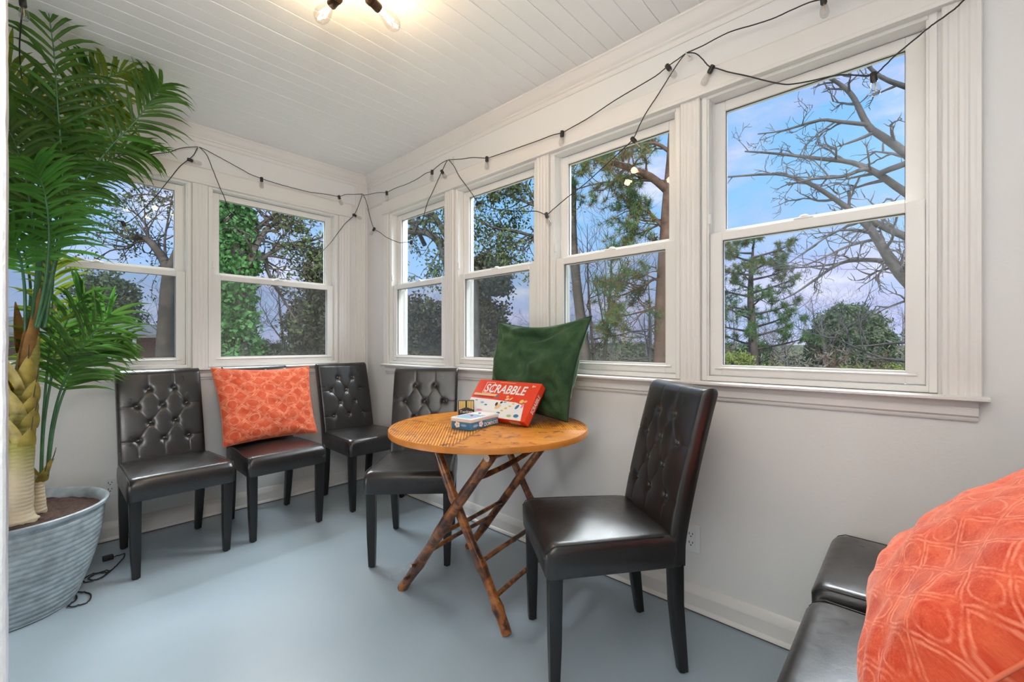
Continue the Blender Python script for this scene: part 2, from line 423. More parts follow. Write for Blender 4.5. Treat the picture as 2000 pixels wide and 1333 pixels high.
def make_chair():
    root = empty('dining_chair')
    # backrest
    mb = MB(); W_ = .193; nx, nz = 96, 130
    xs = [W_*math.sin(PI/2*(2*i/(nx-1)-1)) if True else 0 for i in range(nx)]
    xs = [W_*(.55*(2*i/(nx-1)-1)+.45*math.sin(PI/2*(2*i/(nx-1)-1))) for i in range(nx)]
    zr = [.366+(TOPZ-.366)*(1-(1-i/(nz-1))**1.25) for i in range(nz)]
    for i, z in enumerate(zr):
        r = .026; e = max(0, (z-(TOPZ-r))/r); T = .0345*math.sqrt(max(.02, 1-e*e)); c = back_y(z)
        ww = 1-.035*max(0, (z-.55)/.4)*0
        for x in xs:
            a = (1-abs(x/W_)**9)**(1/9.) if abs(x) < W_ else 0
            mb.v.append((x*ww, c+T*a+.004*math.cos(x/W_*PI/2)*(1-e)-(tuft(x, z)*a*(1-e**3) if z > .49 else 0), z))
        for x in reversed(xs[1:-1]):
            a = (1-abs(x/W_)**9)**(1/9.)
            mb.v.append((x*ww, c-T*a, z))
    n = 2*nx-2
    for i in range(nz-1):
        for k in range(n): a = i*n+k; b_ = i*n+(k+1) % n; mb.f.append((a, b_, b_+n, a+n))
    mb.f.append(tuple(reversed(range(n)))); mb.f.append(tuple((nz-1)*n+k for k in range(n)))
    back = mb.build('backrest', 'leather', root, True)
    bt = None
    for x, z in BUT:
        y = back_y(z)+.0345-tuft(x, z)+.006
        if bt is None: bt = MB().lathe([(.0105, -.004), (.0105, 0), (.0088, .0035), (.0050, .0058), (0, .0066)], 12, (0, 0, 0), (0, 1, .17)).build('button', 'button_leather', back, 60)
        else: bt = bt.copy(); COL.objects.link(bt)
        bt.location = (x, y, z)
    # seat
    hw, hd, cy = .220, .2235, .0225
    def crown(k): return lambda x, y: k*max(0, 1-(x/hw)**2)*max(0, 1-(y/hd)**2)
    L = [rrect(hw-.004, hd-.004, .02, .366, cy), rrect(hw, hd, .022, .372, cy), rrect(hw+.002, hd+.003, .024, .415, cy), rrect(hw+.001, hd+.004, .026, .446, cy)]
    for k in range(1, 6):
        a = PI/2*k/5; L.append(rrect(hw-.026*(1-math.cos(a)), hd-.032*(1-math.cos(a)), .03, .446+.030*math.sin(a), cy))
    for q in (.85, .7, .5, .3, .12): L.append(rrect((hw-.026)*q, (hd-.032)*q, .03*q, .476, cy, zf=lambda x, y: .020*(1-(x/(hw-.026))**2)*(1-(y/(hd-.032))**2)))
    L = [[(x*(.905+.095*(y-cy+hd)/(2*hd)), y, z) for x, y, z in q] for q in L]
    seat = loft(MB(), L).build('seat', 'leather', root, 50)
    for s in (-1, 1):
        MB().tube([(s*(hw-.006)*.915, cy-hd+.05, .470), (s*(hw-.006)*.952, cy, .472), (s*(hw-.006), cy+hd-.03, .471), (s*(hw-.008), cy+hd-.012, .463), (s*(hw-.010), cy+hd+.001, .446)], .0016, 5).build('seam', 'seam_thread', seat, True)
    # legs
    def leg(st):
        mb = MB(); L = [[(x-h, y-h, z), (x+h, y-h, z), (x+h, y+h, z), (x-h, y+h, z)] for x, y, z, h in st]
        bm = bmesh.new(); vs = [[bm.verts.new(p) for p in q] for q in L]
        for i in range(len(vs)-1):
            for k in range(4): bm.faces.new((vs[i][k], vs[i][(k+1) % 4], vs[i+1][(k+1) % 4], vs[i+1][k]))
        bm.faces.new(vs[0][::-1]); bm.faces.new(vs[-1])
        ed = [e for e in bm.edges if abs(e.verts[0].co.z-e.verts[1].co.z) > .01]
        bmesh.ops.bevel(bm, geom=ed, offset=.0035, segments=2, profile=.5, affect='EDGES')
        bm.verts.ensure_lookup_table(); v = [p.co[:] for p in bm.verts]; f = [[q.index for q in fa.verts] for fa in bm.faces]; bm.free()
        return mb.add(v, f).build('leg', 'black_wood', root, 35)
    for s in (-1, 1):
        leg([(s*.184, .213, .006, .0155), (s*.186, .213, .15, .019), (s*.188, .213, .371, .0225)])
        leg([(s*.166, -.232, .006, .0155), (s*.168, -.218, .12, .018), (s*.170, -.206, .24, .0205), (s*.170, -.203, .371, .022)])
    for s in (-1, 1):
        for x, y in ((.184, .213), (.166, -.232)): MB().lathe([(.011, 0), (.011, .007), (0, .007)], 10, (s*x, y, 0)).build('foot_glide', 'seam_thread', root)
    return root
chair = make_chair()
CH = [((.490, 2.895), 182, 'black tufted leather chair standing closest to the potted palm'),
      ((.992, 2.915), 181, 'black leather chair with the orange pillow, between two other chairs at the back'),
      ((1.583, 2.915), 180, 'black tufted leather chair in the corner of the room'),
      ((1.400, 1.985), 134.8, 'black leather chair standing behind the round table, facing the room'),
      ((1.392, .848), 51, 'largest black leather chair, standing alone in front of the table with its side showing'),
      ((1.586, -.050), 0, 'black leather chair seat against the right wall behind the big pillow'),
      ((1.092, -.055), 0, 'black leather chair seat nearest the camera under the big orange pillow')]
for i, ((x, y), r, lab) in enumerate(CH):
    c = chair if i == 0 else copy_tree(chair)
    c.location = (x, y, 0); c.rotation_euler = (0, 0, math.radians(r))
    tag(c, lab, 'chair', 'black leather dining chairs')

# ---------------------------------------------------------------- pillows
def orange(name, n, base_a, base_b, line, lw=.050):
    m, g, b = material(name); uv = g.uv(); 
    wob = g.new('ShaderNodeTexNoise', {'Vector': uv, 'Scale': 7.0, 'Detail': 3}).outputs['Color']
    p = g.new('ShaderNodeVectorMath', {0: uv, 1: g.scale(g.new('ShaderNodeVectorMath', {0: wob, 1: (.5, .5, .5)}, operation='SUBTRACT').outputs[0], (.06, .06, 0))}, operation='ADD').outputs[0]
    x, y, _ = g.sep(p); x = g.m('MULTIPLY', x, n); y = g.m('MULTIPLY', y, n)
    def tri(v): return g.m('ABSOLUTE', g.m('SUBTRACT', g.m('FRACT', v), .5))          # 0 at cell middle
    a = tri(g.m('ADD', x, y)); c = tri(g.m('SUBTRACT', x, y))
    fx, fy = tri(x), tri(y)
    rad = g.m('SQRT', g.m('ADD', g.m('MULTIPLY', fx, fx), g.m('MULTIPLY', fy, fy)))
    ci = g.m('ADD', g.m('ABSOLUTE', g.m('SUBTRACT', rad, .27)), .012)
    st = g.m('ABSOLUTE', g.m('SUBTRACT', g.m('ADD', fx, fy), .62))
    d = g.m('MINIMUM', g.m('MINIMUM', a, c), g.m('MINIMUM', ci, st))
    ln = g.ramp(d, [(.012, (1, 1, 1)), (lw, (0, 0, 0))])
    wear = g.noise(uv, 16, 5, .65); fine = g.noise(uv, 120, 3, .7)
    lnw = g.m('MULTIPLY', ln, g.ramp(wear, [(.40, (.08, .08, .08)), (.62, (.9, .9, .9))]))
    bc = g.mix(g.ramp(g.noise(uv, 9, 6, .7, .8), [(.35, (0, 0, 0)), (.65, (1, 1, 1))]), base_a, base_b)
    colr = g.mix(lnw, bc, line)
    colr = g.mix(g.m('MULTIPLY', g.ramp(fine, [(.5, (0, 0, 0)), (.8, (1, 1, 1))]), .25), colr, line)
    g.put(b.inputs['Base Color'], colr); b.inputs['Roughness'].default_value = .85
    b.inputs['Sheen Weight'].default_value = .55; b.inputs['Sheen Roughness'].default_value = .35; g.put(b.inputs['Sheen Tint'], (1, .62, .5))
    b.inputs['Specular IOR Level'].default_value = .15
    g.put(b.inputs['Normal'], g.bump(g.m('ADD', fine, g.m('MULTIPLY', wear, .7)), .35, .004))
orange('orange_velvet', 5.0, (.62, .075, .030), (.76, .15, .068), (.90, .36, .22), .075)
orange('orange_velvet_large', 6.0, (.50, .035, .012), (.72, .125, .055), (.88, .27, .16))
m, g, b = material('green_velvet'); o_ = g.obj()
n1 = g.noise(o_, 9, 5, .65, .5); n2 = g.noise(o_, 220, 2, .6)
g.put(b.inputs['Base Color'], g.ramp(n1, [(.30, (.018, .050, .024)), (.55, (.042, .092, .042)), (.8, (.095, .150, .085))]))
b.inputs['Roughness'].default_value = .75; b.inputs['Sheen Weight'].default_value = .75; b.inputs['Sheen Roughness'].default_value = .3
g.put(b.inputs['Sheen Tint'], (.50, .66, .46)); b.inputs['Specular IOR Level'].default_value = .2
g.put(b.inputs['Normal'], g.bump(n2, .3, .002))
simple('green_piping', (.014, .034, .018), .8)
def pillow(name, BL, BR, TR, TL, T, mat, seed, label, front_hint, pinch=.05, sag=0.0, wr=.010, pipe='green_piping', fold=0.0, N=44, ripple=0.0):
    root = empty(name); C = [Vector(p) for p in (BL, BR, TR, TL)]; ctr = sum(C, Vector())/4
    root.location = ctr; tag(root, label, 'pillow')
    nrm = (C[1]-C[0]).cross(C[3]-C[0]).normalized()
    if nrm.dot(Vector(front_hint)) < 0: nrm = -nrm
    def base(s, t):
        # edges bow inwards so that the corners stay pointed
        s2 = s+pinch*math.sin(PI*t)*(.5-s)*2*abs(2*s-1)**2.0
        t2 = t+pinch*math.sin(PI*s)*(.5-t)*2*abs(2*t-1)**2.0
        return C[0]*(1-s2)*(1-t2)+C[1]*s2*(1-t2)+C[2]*s2*t2+C[3]*(1-s2)*t2
    mb = MB(); uv = []
    for side in (1, -1):
        for j in range(N+1):
            for i in range(N+1):
                s = .5-.5*math.cos(PI*(i/N)) if False else i/N; t = j/N
                # finer sampling near the rim
                s = .5+.5*math.copysign(1-(1-abs(2*s-1))**1.35, 2*s-1); t = .5+.5*math.copysign(1-(1-abs(2*t-1))**1.35, 2*t-1)
                p = base(s, t); e = (4*s*(1-s)*4*t*(1-t))
                h = T*e**.42*(1.12-.24*t)
                q = Vector((s*3.1+seed, t*3.1, side*5.0))
                h += wr*e**.3*(mnoise.noise(q*1.3)+.6*mnoise.noise(q*2.7+Vector((7, 0, 0))))*1.2
                # soft creases that run out from the corners
                for (cs, ct) in ((0, 0), (1, 0), (1, 1), (0, 1)):
                    dx, dy = s-cs, t-ct; rr_ = math.hypot(dx, dy); an = math.atan2(abs(dy), abs(dx))
                    h += wr*.55*e**.5*math.sin(an*13+seed+cs*2+ct*3)*math.exp(-((rr_-.22)/.16)**2)
                if ripple: h += ripple*e**.35*max(0, s-.35)**.8*math.sin(t*34+4*mnoise.noise(Vector((s*3, t*4, seed)))*2+s*9)
                if fold: h -= fold*math.exp(-((t-(.93-.10*math.sin(PI*s)))/.05)**2)*math.exp(-((s-.55)/.3)**2)*(1 if side > 0 else 0)
                p = p+nrm*side*max(0, h)
                p.z -= sag*math.sin(PI*s)*max(0, t-.3)**1.5
                mb.v.append(tuple(p-ctr)); uv.append((s if side > 0 else 1-s, t))
    M1 = N+1
    for sd in (0, 1):
        for j in range(N):
            for i in range(N):
                a = sd*M1*M1+j*M1+i; f = (a, a+1, a+M1+1, a+M1); mb.f.append(f if sd == 0 else f[::-1])
    mb.uv = uv
    cover = mb.build('cover', mat, root, True)
    # piped edge seam
    rim = [(i/40, 0) for i in range(40)]+[(1, i/40) for i in range(40)]+[(1-i/40, 1) for i in range(40)]+[(0, 1-i/40) for i in range(41)]
    pts = []
    for s, t in rim:
        p = base(s, t)-ctr; p.z -= sag*math.sin(PI*s)*max(0, t-.3)**1.5; pts.append(p)
    MB().tube(pts, .0038 if pipe == 'green_piping' else .003, 6, False).build('edge_seam', pipe, root, True)
    return root
simple('orange_piping', (.70, .16, .08), .85)
pillow('throw_pillow', (.735, 2.955, .500), (1.275, 2.955, .503), (1.275, 3.085, .942), (.700, 3.075, .955), .075, 'orange_velvet', 1.0,
       'orange patterned throw pillow leaning on the chair back between two empty chairs', (0, -1, .3), .03, .01, .011, 'orange_piping')
pillow('throw_pillow', (.790, .045, .522), (1.455, .050, .522), (1.48, -.215, .835), (.805, -.235, .89), .095, 'orange_velvet_large', 4.3,
       'big orange patterned throw pillow closest to the camera, lower right of the photo', (0, 1, .6), .025, 0, .014, 'orange_piping')
pillow('throw_pillow', (1.640, 1.690, .740), (1.640, 1.165, .742), (1.735, 1.095, 1.228), (1.735, 1.700, 1.222), .076, 'green_velvet', 7.7,
       'dark green velvet throw pillow standing on the table against the window sill', (-1, 0, .3), .05, .035, .034, 'green_piping', .03, ripple=.016)

# ---------------------------------------------------------------- rustic table
m, g, b = material('burnt_bamboo')
o_ = g.obj(); n1 = g.noise(o_, 14, 5, .6, .8); n2 = g.noise(o_, 38, 4, .6); 
col = g.ramp(n1, [(.32, (.020, .006, .003)), (.45, (.10, .030, .008)), (.55, (.30, .095, .018)), (.75, (.48, .19, .036))])
g.put(b.inputs['Base Color'], g.mix(g.ramp(n2, [(.58, (0, 0, 0)), (.68, (.85, .85, .85))]), col, (.020, .007, .004)))
b.inputs['Roughness'].default_value = .28; g.put(b.inputs['Normal'], g.bump(n1, .25, .01)); b.inputs['Coat Weight'].default_value = .4
m, g, b = material('reed_marquetry')
o_ = g.obj(); x, y, z = g.sep(o_)
rot = math.radians(27); xr = g.m('ADD', g.m('MULTIPLY', x, math.cos(rot)), g.m('MULTIPLY', y, math.sin(rot))); yr = g.m('SUBTRACT', g.m('MULTIPLY', y, math.cos(rot)), g.m('MULTIPLY', x, math.sin(rot)))
quad = g.m('GREATER_THAN', g.m('MULTIPLY', xr, yr), 0.0)
co = g.m('ADD', g.m('MULTIPLY', quad, g.m('ADD', xr, g.m('MULTIPLY', yr, .35))), g.m('MULTIPLY', g.m('SUBTRACT', 1.0, quad), g.m('SUBTRACT', yr, g.m('MULTIPLY', xr, .35))))
fr = g.m('FRACT', g.m('MULTIPLY', co, 82.0)); tri = g.m('MULTIPLY', g.m('ABSOLUTE', g.m('SUBTRACT', fr, .5)), 2.0)       # 1 at joints
cell = g.m('FLOOR', g.m('MULTIPLY', co, 82.0)); per = g.new('ShaderNodeTexWhiteNoise', {'W': cell}, noise_dimensions='1D').outputs[0]
n1 = g.noise(o_, 9, 5, .6, 1.0); n2 = g.noise(g.scale(o_, (1, 1.0, 1)), 27, 4, .6, .4)
colr = g.ramp(n1, [(.25, (.46, .125, .008)), (.5, (.74, .25, .012)), (.75, (.86, .36, .026))])
colr = g.mix(g.m('MULTIPLY', per, .30), colr, (.82, .42, .07))
colr = g.mix(g.ramp(n2, [(.56, (0, 0, 0)), (.64, (.9, .9, .9))]), colr, (.14, .030, .006))
colr = g.mix(g.ramp(tri, [(.62, (0, 0, 0)), (.95, (.9, .9, .9))]), colr, (.13, .032, .008))
seamm = g.m('MINIMUM', g.m('ABSOLUTE', xr), g.m('ABSOLUTE', yr))
colr = g.mix(g.ramp(seamm, [(.003, (.7, .7, .7)), (.006, (0, 0, 0))]), colr, (.20, .06, .015))
g.put(b.inputs['Base Color'], colr); b.inputs['Specular IOR Level'].default_value = .3; b.inputs['Roughness'].default_value = .30; b.inputs['Coat Weight'].default_value = .25; b.inputs['Coat Roughness'].default_value = .16
g.put(b.inputs['Normal'], g.bump(g.m('SUBTRACT', 1.0, g.m('MULTIPLY', tri, tri)), .6, .005))
simple('bamboo_edge', (.56, .20, .030), .35, var=.25, vscale=9)
tx, ty, TZ = 1.390, 1.420, .730
root = empty('round_table', (tx, ty, 0)); tag(root, 'round rustic reed topped table on crossed twig legs', 'table')
tp = MB().lathe([(.436, TZ-.020), (.438, TZ-.001), (.434, TZ), (.2, TZ), (0, TZ)], 72).build('tabletop', 'reed_marquetry', root, 30)
ring_ = MB()
prof = [(.4365, TZ-.024), (.4425, TZ-.022), (.4425, TZ-.003), (.440, TZ+.001), (.4365, TZ+.001)]
nn = 72
for r_, z_ in prof:
    for k in range(nn): a = 2*PI*k/nn; ring_.v.append((r_*math.cos(a), r_*math.sin(a), z_))
for i in range(5):
    for k in range(nn):
        a = i*nn+k; b_ = i*nn+(k+1) % nn; c_ = ((i+1) % 5)*nn; ring_.f.append((a, b_, c_+(k+1) % nn, c_+k))
ring_.build('edge_band', 'bamboo_edge', root, 40)
def T3(p): return Vector(p)-Vector((tx, ty, 0))
rng = random.Random(11)
def stick(p, q, r, name, nodes=6, wob=.006, taper=.9, curve=None):
    p, q = T3(p), T3(q); n = 26; pts, rad = [], []
    nd = sorted(rng.uniform(.04, .96) for _ in range(nodes)); ph = rng.uniform(0, 6)
    side = (q-p).cross(Vector((0, 0, 1))).normalized()
    for i in range(n):
        t = i/(n-1); v = p.lerp(q, t)
        if 0 < i < n-1: v = v+side*wob*math.sin(t*7+ph)
        if curve: v = v+Vector(curve)*4*t*(1-t)
        pts.append(v); rad.append(r*(1-(1-taper)*t)*(1+.16*sum(math.exp(-((t-a)/.014)**2) for a in nd)+.05*math.sin(t*23+ph)))
    return MB().tube(pts, rad, 10).build(name, 'burnt_bamboo', root, 45)
A0, A1 = (1.110, 1.690, .004), (1.112, 1.115, .706); B0, B1 = (1.200, 1.130, .004), (1.120, 1.483, .706)
C0, C1 = (1.577, 1.770, .004), (1.577, 1.190, .706); D0, D1 = (1.670, 1.210, .004), (1.586, 1.563, .706)
la = stick(A0, A1, .0225, 'leg', 7); stick(B0, B1, .0200, 'leg', 7); stick(C0, C1, .0200, 'leg', 6); stick(D0, D1, .0185, 'leg', 6)
lp = lambda p, q, t: tuple(Vector(p).lerp(Vector(q), t))
for t, r in ((.34, .010), (.17, .010)): stick(lp(B0, B1, t), lp(D0, D1, t), r, 'stretcher', 2, .002, 1)
for t, r in ((.44, .010), (.31, .010)): stick(lp(A0, A1, t), lp(C0, C1, t), r, 'stretcher', 2, .002, 1)
stick((1.20, 1.30, .555), (1.585, 1.205, .690), .012, 'brace', 2, .002, .9, (0, 0, -.018))
stick((1.08, 1.115, .694), (1.62, 1.190, .694), .013, 'batten', 2, .001, 1); stick((1.08, 1.483, .694), (1.63, 1.563, .694), .013, 'batten', 2, .001, 1)
for t, dv in ((.10, (-.035, -.018, .012)), (.20, (-.040, -.010, .016))):
    p = Vector(lp(A0, A1, t)); o = MB().tube([T3(p), T3(p+Vector(dv)*.7), T3(p+Vector(dv))], [.010, .008, .0065], 8).build('twig_stub', 'burnt_bamboo', root, 45); o.parent = la

# ---------------------------------------------------------------- lettering helper
def text_mesh(name, body, mat, parent, width, height, M, off=.012, shear=0, depth=.0003):
    c = bpy.data.curves.new('t', 'FONT'); c.body = body; c.size = 1; c.offset = off; c.shear = shear; c.resolution_u = 3
    o = bpy.data.objects.new('t', c); COL.objects.link(o); dg = bpy.context.evaluated_depsgraph_get()
    me = bpy.data.meshes.new_from_object(o.evaluated_get(dg)); bpy.data.objects.remove(o); bpy.data.curves.remove(c)
    co = np.array([v.co[:] for v in me.vertices]); lo, hi = co.min(0), co.max(0)
    for v in me.vertices:
        v.co = M @ Vector(((v.co.x-lo[0])/(hi[0]-lo[0])*width, (v.co.y-lo[1])/(hi[1]-lo[1])*height, depth))
    me.name = name
    return link(name, me, mat, parent)
simple('print_red', (.80, .055, .012), .38, var=.05); simple('print_white', (.86, .84, .82), .4); simple('print_cream', (.84, .55, .26), .45)
simple('print_blue', (.045, .21, .40), .35); simple('print_lightblue', (.25, .45, .62), .4); simple('print_green', (.35, .55, .25), .45)
simple('print_yellow', (.78, .60, .14), .45); simple('print_dark', (.05, .04, .035), .5); simple('print_darkred', (.35, .012, .008), .4); simple('print_pink', (.75, .28, .45), .45)
simple('print_navy', (.012, .05, .13), .35); simple('tin_lid', (.74, .70, .66), .3, spec=.6)
def blob(name, mat, parent, cx, cy, rx, ry, z=.0005, n=16, rot=0):
    mb = MB(); mb.v = [(cx+rx*math.cos(a)*math.cos(rot)-ry*math.sin(a)*math.sin(rot), cy+rx*math.cos(a)*math.sin(rot)+ry*math.sin(a)*math.cos(rot), z) for a in [2*PI*k/n for k in range(n)]]
    mb.f = [tuple(range(n))]; return mb.build(name, mat, parent)
def quad_(name, mat, parent, pts, z=.0004):
    mb = MB(); mb.v = [(x, y, z) for x, y in pts]; mb.f = [tuple(range(len(pts)))]; return mb.build(name, mat, parent)
# word game box, leaning on the green pillow
W_, H_, T_ = .395, .205, .042
root = empty('game_box'); ey = Vector((.63, 0, .776)).normalized(); ex = Vector((0, -1, 0)); rz = Matrix.Rotation(math.radians(2), 3, 'Z')
ex = rz @ ex; ey = rz @ ey; nz_ = ex.cross(ey)
org = Vector((1.469, 1.250, .7315))-ex*W_+nz_*T_
root.matrix_world = Matrix(((ex.x, ey.x, nz_.x, org.x), (ex.y, ey.y, nz_.y, org.y), (ex.z, ey.z, nz_.z, org.z), (0, 0, 0, 1)))
tag(root, 'red board game box leaning on the green pillow on the table', 'box')
MB().box(0, W_, 0, H_, -.036, 0, .0015).build('lid', 'print_red', root); MB().box(.002, W_-.002, .002, H_-.002, -T_, -.036).build('tray', 'print_darkred', root)
I4 = Matrix.Identity(4)
text_mesh('title_lettering', 'SCRABBLE', 'print_white', root, .262, .050, Matrix.Translation((.068, .132, .0005)), .022, .12)
pp = [(.062, .128), (.115, .128), (.117, .190), (.062, .190)]
fr_ = MB()
for (x0, y0), (x1, y1) in zip(pp, pp[1:]+pp[:1]): fr_.tube([(x0, y0, .0004), (x1, y1, .0004)], .0012, 4)
fr_.build('tile_outline', 'print_white', root)
quad_('tagline_strip', 'print_cream', root, [(.145, .1935), (.245, .1935), (.245, .196), (.145, .196)])
text_mesh('age_lettering', '8+', 'print_white', root, .020, .011, Matrix.Translation((.350, .180, .0005)), .02)
bd = quad_('board_picture', 'print_white', root, [(0.004, .003), (.372, .003), (.362, .040), (.352, .080), (.30, .092), (.15, .095), (.004, .095)])
quad_('tile_rack', 'print_cream', root, [(.012, .112), (.165, .114), (.165, .126), (.012, .124)])
quad_('rack_shadow', 'print_darkred', root, [(.012, .103), (.150, .104), (.150, .111), (.012, .111)])
for cx, cy, rx, ry, mt in ((.05, .082, .010, .004, 'print_lightblue'), (.095, .073, .012, .005, 'print_lightblue'), (.125, .062, .010, .004, 'print_blue'), (.235, .087, .010, .004, 'print_lightblue'), (.288, .083, .009, .004, 'print_cream'),
                           (.275, .069, .009, .0045, 'print_yellow'), (.257, .056, .010, .005, 'print_yellow'), (.240, .042, .010, .005, 'print_yellow'), (.225, .028, .012, .005, 'print_blue'), (.295, .020, .014, .007, 'print_green'), (.335, .024, .015, .009, 'print_blue'), (.10, .030, .02, .006, 'print_pink')):
    blob('board_square', mt, root, cx, cy, rx, ry, .0008, 12)
for cx, cy, rx, ry, mt, r_ in ((.205, .060, .018, .013, 'print_cream', .6), (.190, .072, .008, .011, 'print_dark', .2), (.215, .084, .008, .006, 'print_dark', .4), (.318, .070, .008, .014, 'print_blue', -.5), (.345, .078, .007, .013, 'print_pink', -.3), (.330, .100, .012, .010, 'print_yellow', .4), (.352, .102, .010, .006, 'print_cream', .2), (.235, .118, .008, .006, 'print_cream', 0), (.240, .104, .012, .006, 'print_cream', .3), (.262, .108, .012, .004, 'print_cream', .8), (.168, .116, .007, .010, 'print_blue', -.6)):
    blob('picture_shape', mt, root, cx, cy, rx, ry, .0010, 12, r_)
Ms = Matrix.Translation((W_+.0006, .055, -.030)) @ Matrix(((0, 0, 1, 0), (1, 0, 0, 0), (0, 1, 0, 0), (0, 0, 0, 1)))
text_mesh('side_lettering', 'SCRABBLE', 'print_white', root, .095, .022, Ms, .02, .1)
o = MB().box(.30, .36, -.0005, .0, -.034, -.010).build('label_patch', 'print_cream', root)
# domino tin
root = empty('domino_tin'); d1 = Vector((.205, .033, 0)).normalized(); d2 = Vector((-d1.y, d1.x, 0))
root.matrix_world = Matrix(((d1.x, d2.x, 0, 1.238), (d1.y, d2.y, 0, 1.373), (0, 0, 1, TZ+.0012), (0, 0, 0, 1))); tag(root, 'blue domino tin with a pale lid lying in front of the red box', 'tin')
def rbox(w_, d_, z0, z1, r, inset=0):
    cx, cy = w_/2, d_/2
    return [[(x+cx, y+cy, z) for x, y, z in rrect(w_/2-i_, d_/2-i_, r, zz, 0, 5, 2)] for zz, i_ in ((z0, .002), (z0+.003, 0), (z1-.003, 0), (z1, .003))]
loft(MB(), rbox(.205, .115, 0, .036, .012)).build('body', 'print_blue', root, 40)
L = [[(x+.1025, y+.0575, z) for x, y, z in rrect(.1025+a, .0575+a, .013, zz, 0, 5, 2)] for zz, a in ((.034, .0015), (.036, .002), (.048, .002), (.0505, -.002), (.0505, -.006), (.0495, -.009))]
lid = loft(MB(), L).build('lid', 'tin_lid', root, 40)
zl = .0500
quad_('lid_picture', 'print_lightblue', root, [(.012, .010), (.120, .010), (.115, .105), (.012, .105)], zl); quad_('lid_picture', 'print_white', root, [(.120, .010), (.195, .010), (.195, .105), (.115, .105)], zl)
for i, (cx, cy) in enumerate(((.05, .03), (.08, .06), (.12, .04), (.10, .09), (.15, .07), (.16, .03))): blob('lid_picture', ('print_pink', 'print_navy', 'print_white')[i % 3], root, cx, cy, .018, .007, zl+.0003, 12, .6)
Mf = Matrix.Translation((.092, -.0008, .0065)) @ Matrix(((1, 0, 0, 0), (0, 0, -1, 0), (0, 1, 0, 0), (0, 0, 0, 1)))
text_mesh('title_lettering', 'DOMINOES', 'print_white', root, .104, .017, Mf, .02)
quad_('title_strip', 'print_lightblue', root, [(0, 0)]*3) if False else None
Mq = lambda x, z: Matrix.Translation((x, -.0006, z)) @ Matrix(((1, 0, 0, 0), (0, 0, -1, 0), (0, 1, 0, 0), (0, 0, 0, 1)))
def side_blob(cx, cz, rx, rz_, mt, side):
    mb = MB(); n = 12
    mb.v = [((cx+rx*math.cos(2*PI*k/n), -.0007, cz+rz_*math.sin(2*PI*k/n)) if side == 'f' else (-.0007, cx+rx*math.cos(2*PI*k/n), cz+rz_*math.sin(2*PI*k/n))) for k in range(n)]
    mb.f = [tuple(range(n))]; mb.build('emblem', mt, root)
for a in range(5):
    side_blob(.068+.009*math.cos(a*1.257), .021+.008*math.sin(a*1.257), .006, .006, 'print_white', 'f'); side_blob(.075+.009*math.cos(a*1.257), .021+.008*math.sin(a*1.257), .006, .006, 'print_white', 'l')
side_blob(.068, .021, .005, .005, 'print_pink', 'f'); side_blob(.075, .021, .005, .005, 'print_yellow', 'l'); side_blob(.040, .020, .016, .005, 'print_lightblue', 'l'); side_blob(.03, .018, .018, .006, 'print_lightblue', 'f')
side_blob(.145, .0285, .045, .0022, 'print_lightblue', 'f')
# small dark card-game box
root = empty('card_box'); nf = Vector((-.665, -.747, 0)); xr_ = Vector((.747, -.665, 0))
p0 = Vector((1.392, 1.578, TZ+.0012))-xr_*.038
root.matrix_world = Matrix(((xr_.x, 0, nf.x, p0.x), (xr_.y, 0, nf.y, p0.y), (0, 1, 0, p0.z), (0, 0, 0, 1)))
tag(root, 'small dark box with yellow stripes standing behind the blue tin', 'box')
MB().box(0, .076, 0, .097, -.026, 0, .001).build('carton', 'print_dark', root)
for i in range(9):
    x0 = .004+i*.0078
    if i == 4: continue
    quad_('stripe', 'print_yellow' if i % 2 else 'print_cream', root, [(x0, .066-abs(i-4)*.003), (x0+.006, .066-abs(i-4)*.003), (x0+.006, .095), (x0, .095)])
text_mesh('title_lettering', 'Tenkyo', 'print_white', root, .062, .016, Matrix.Translation((.007, .034, .0006)), .01)

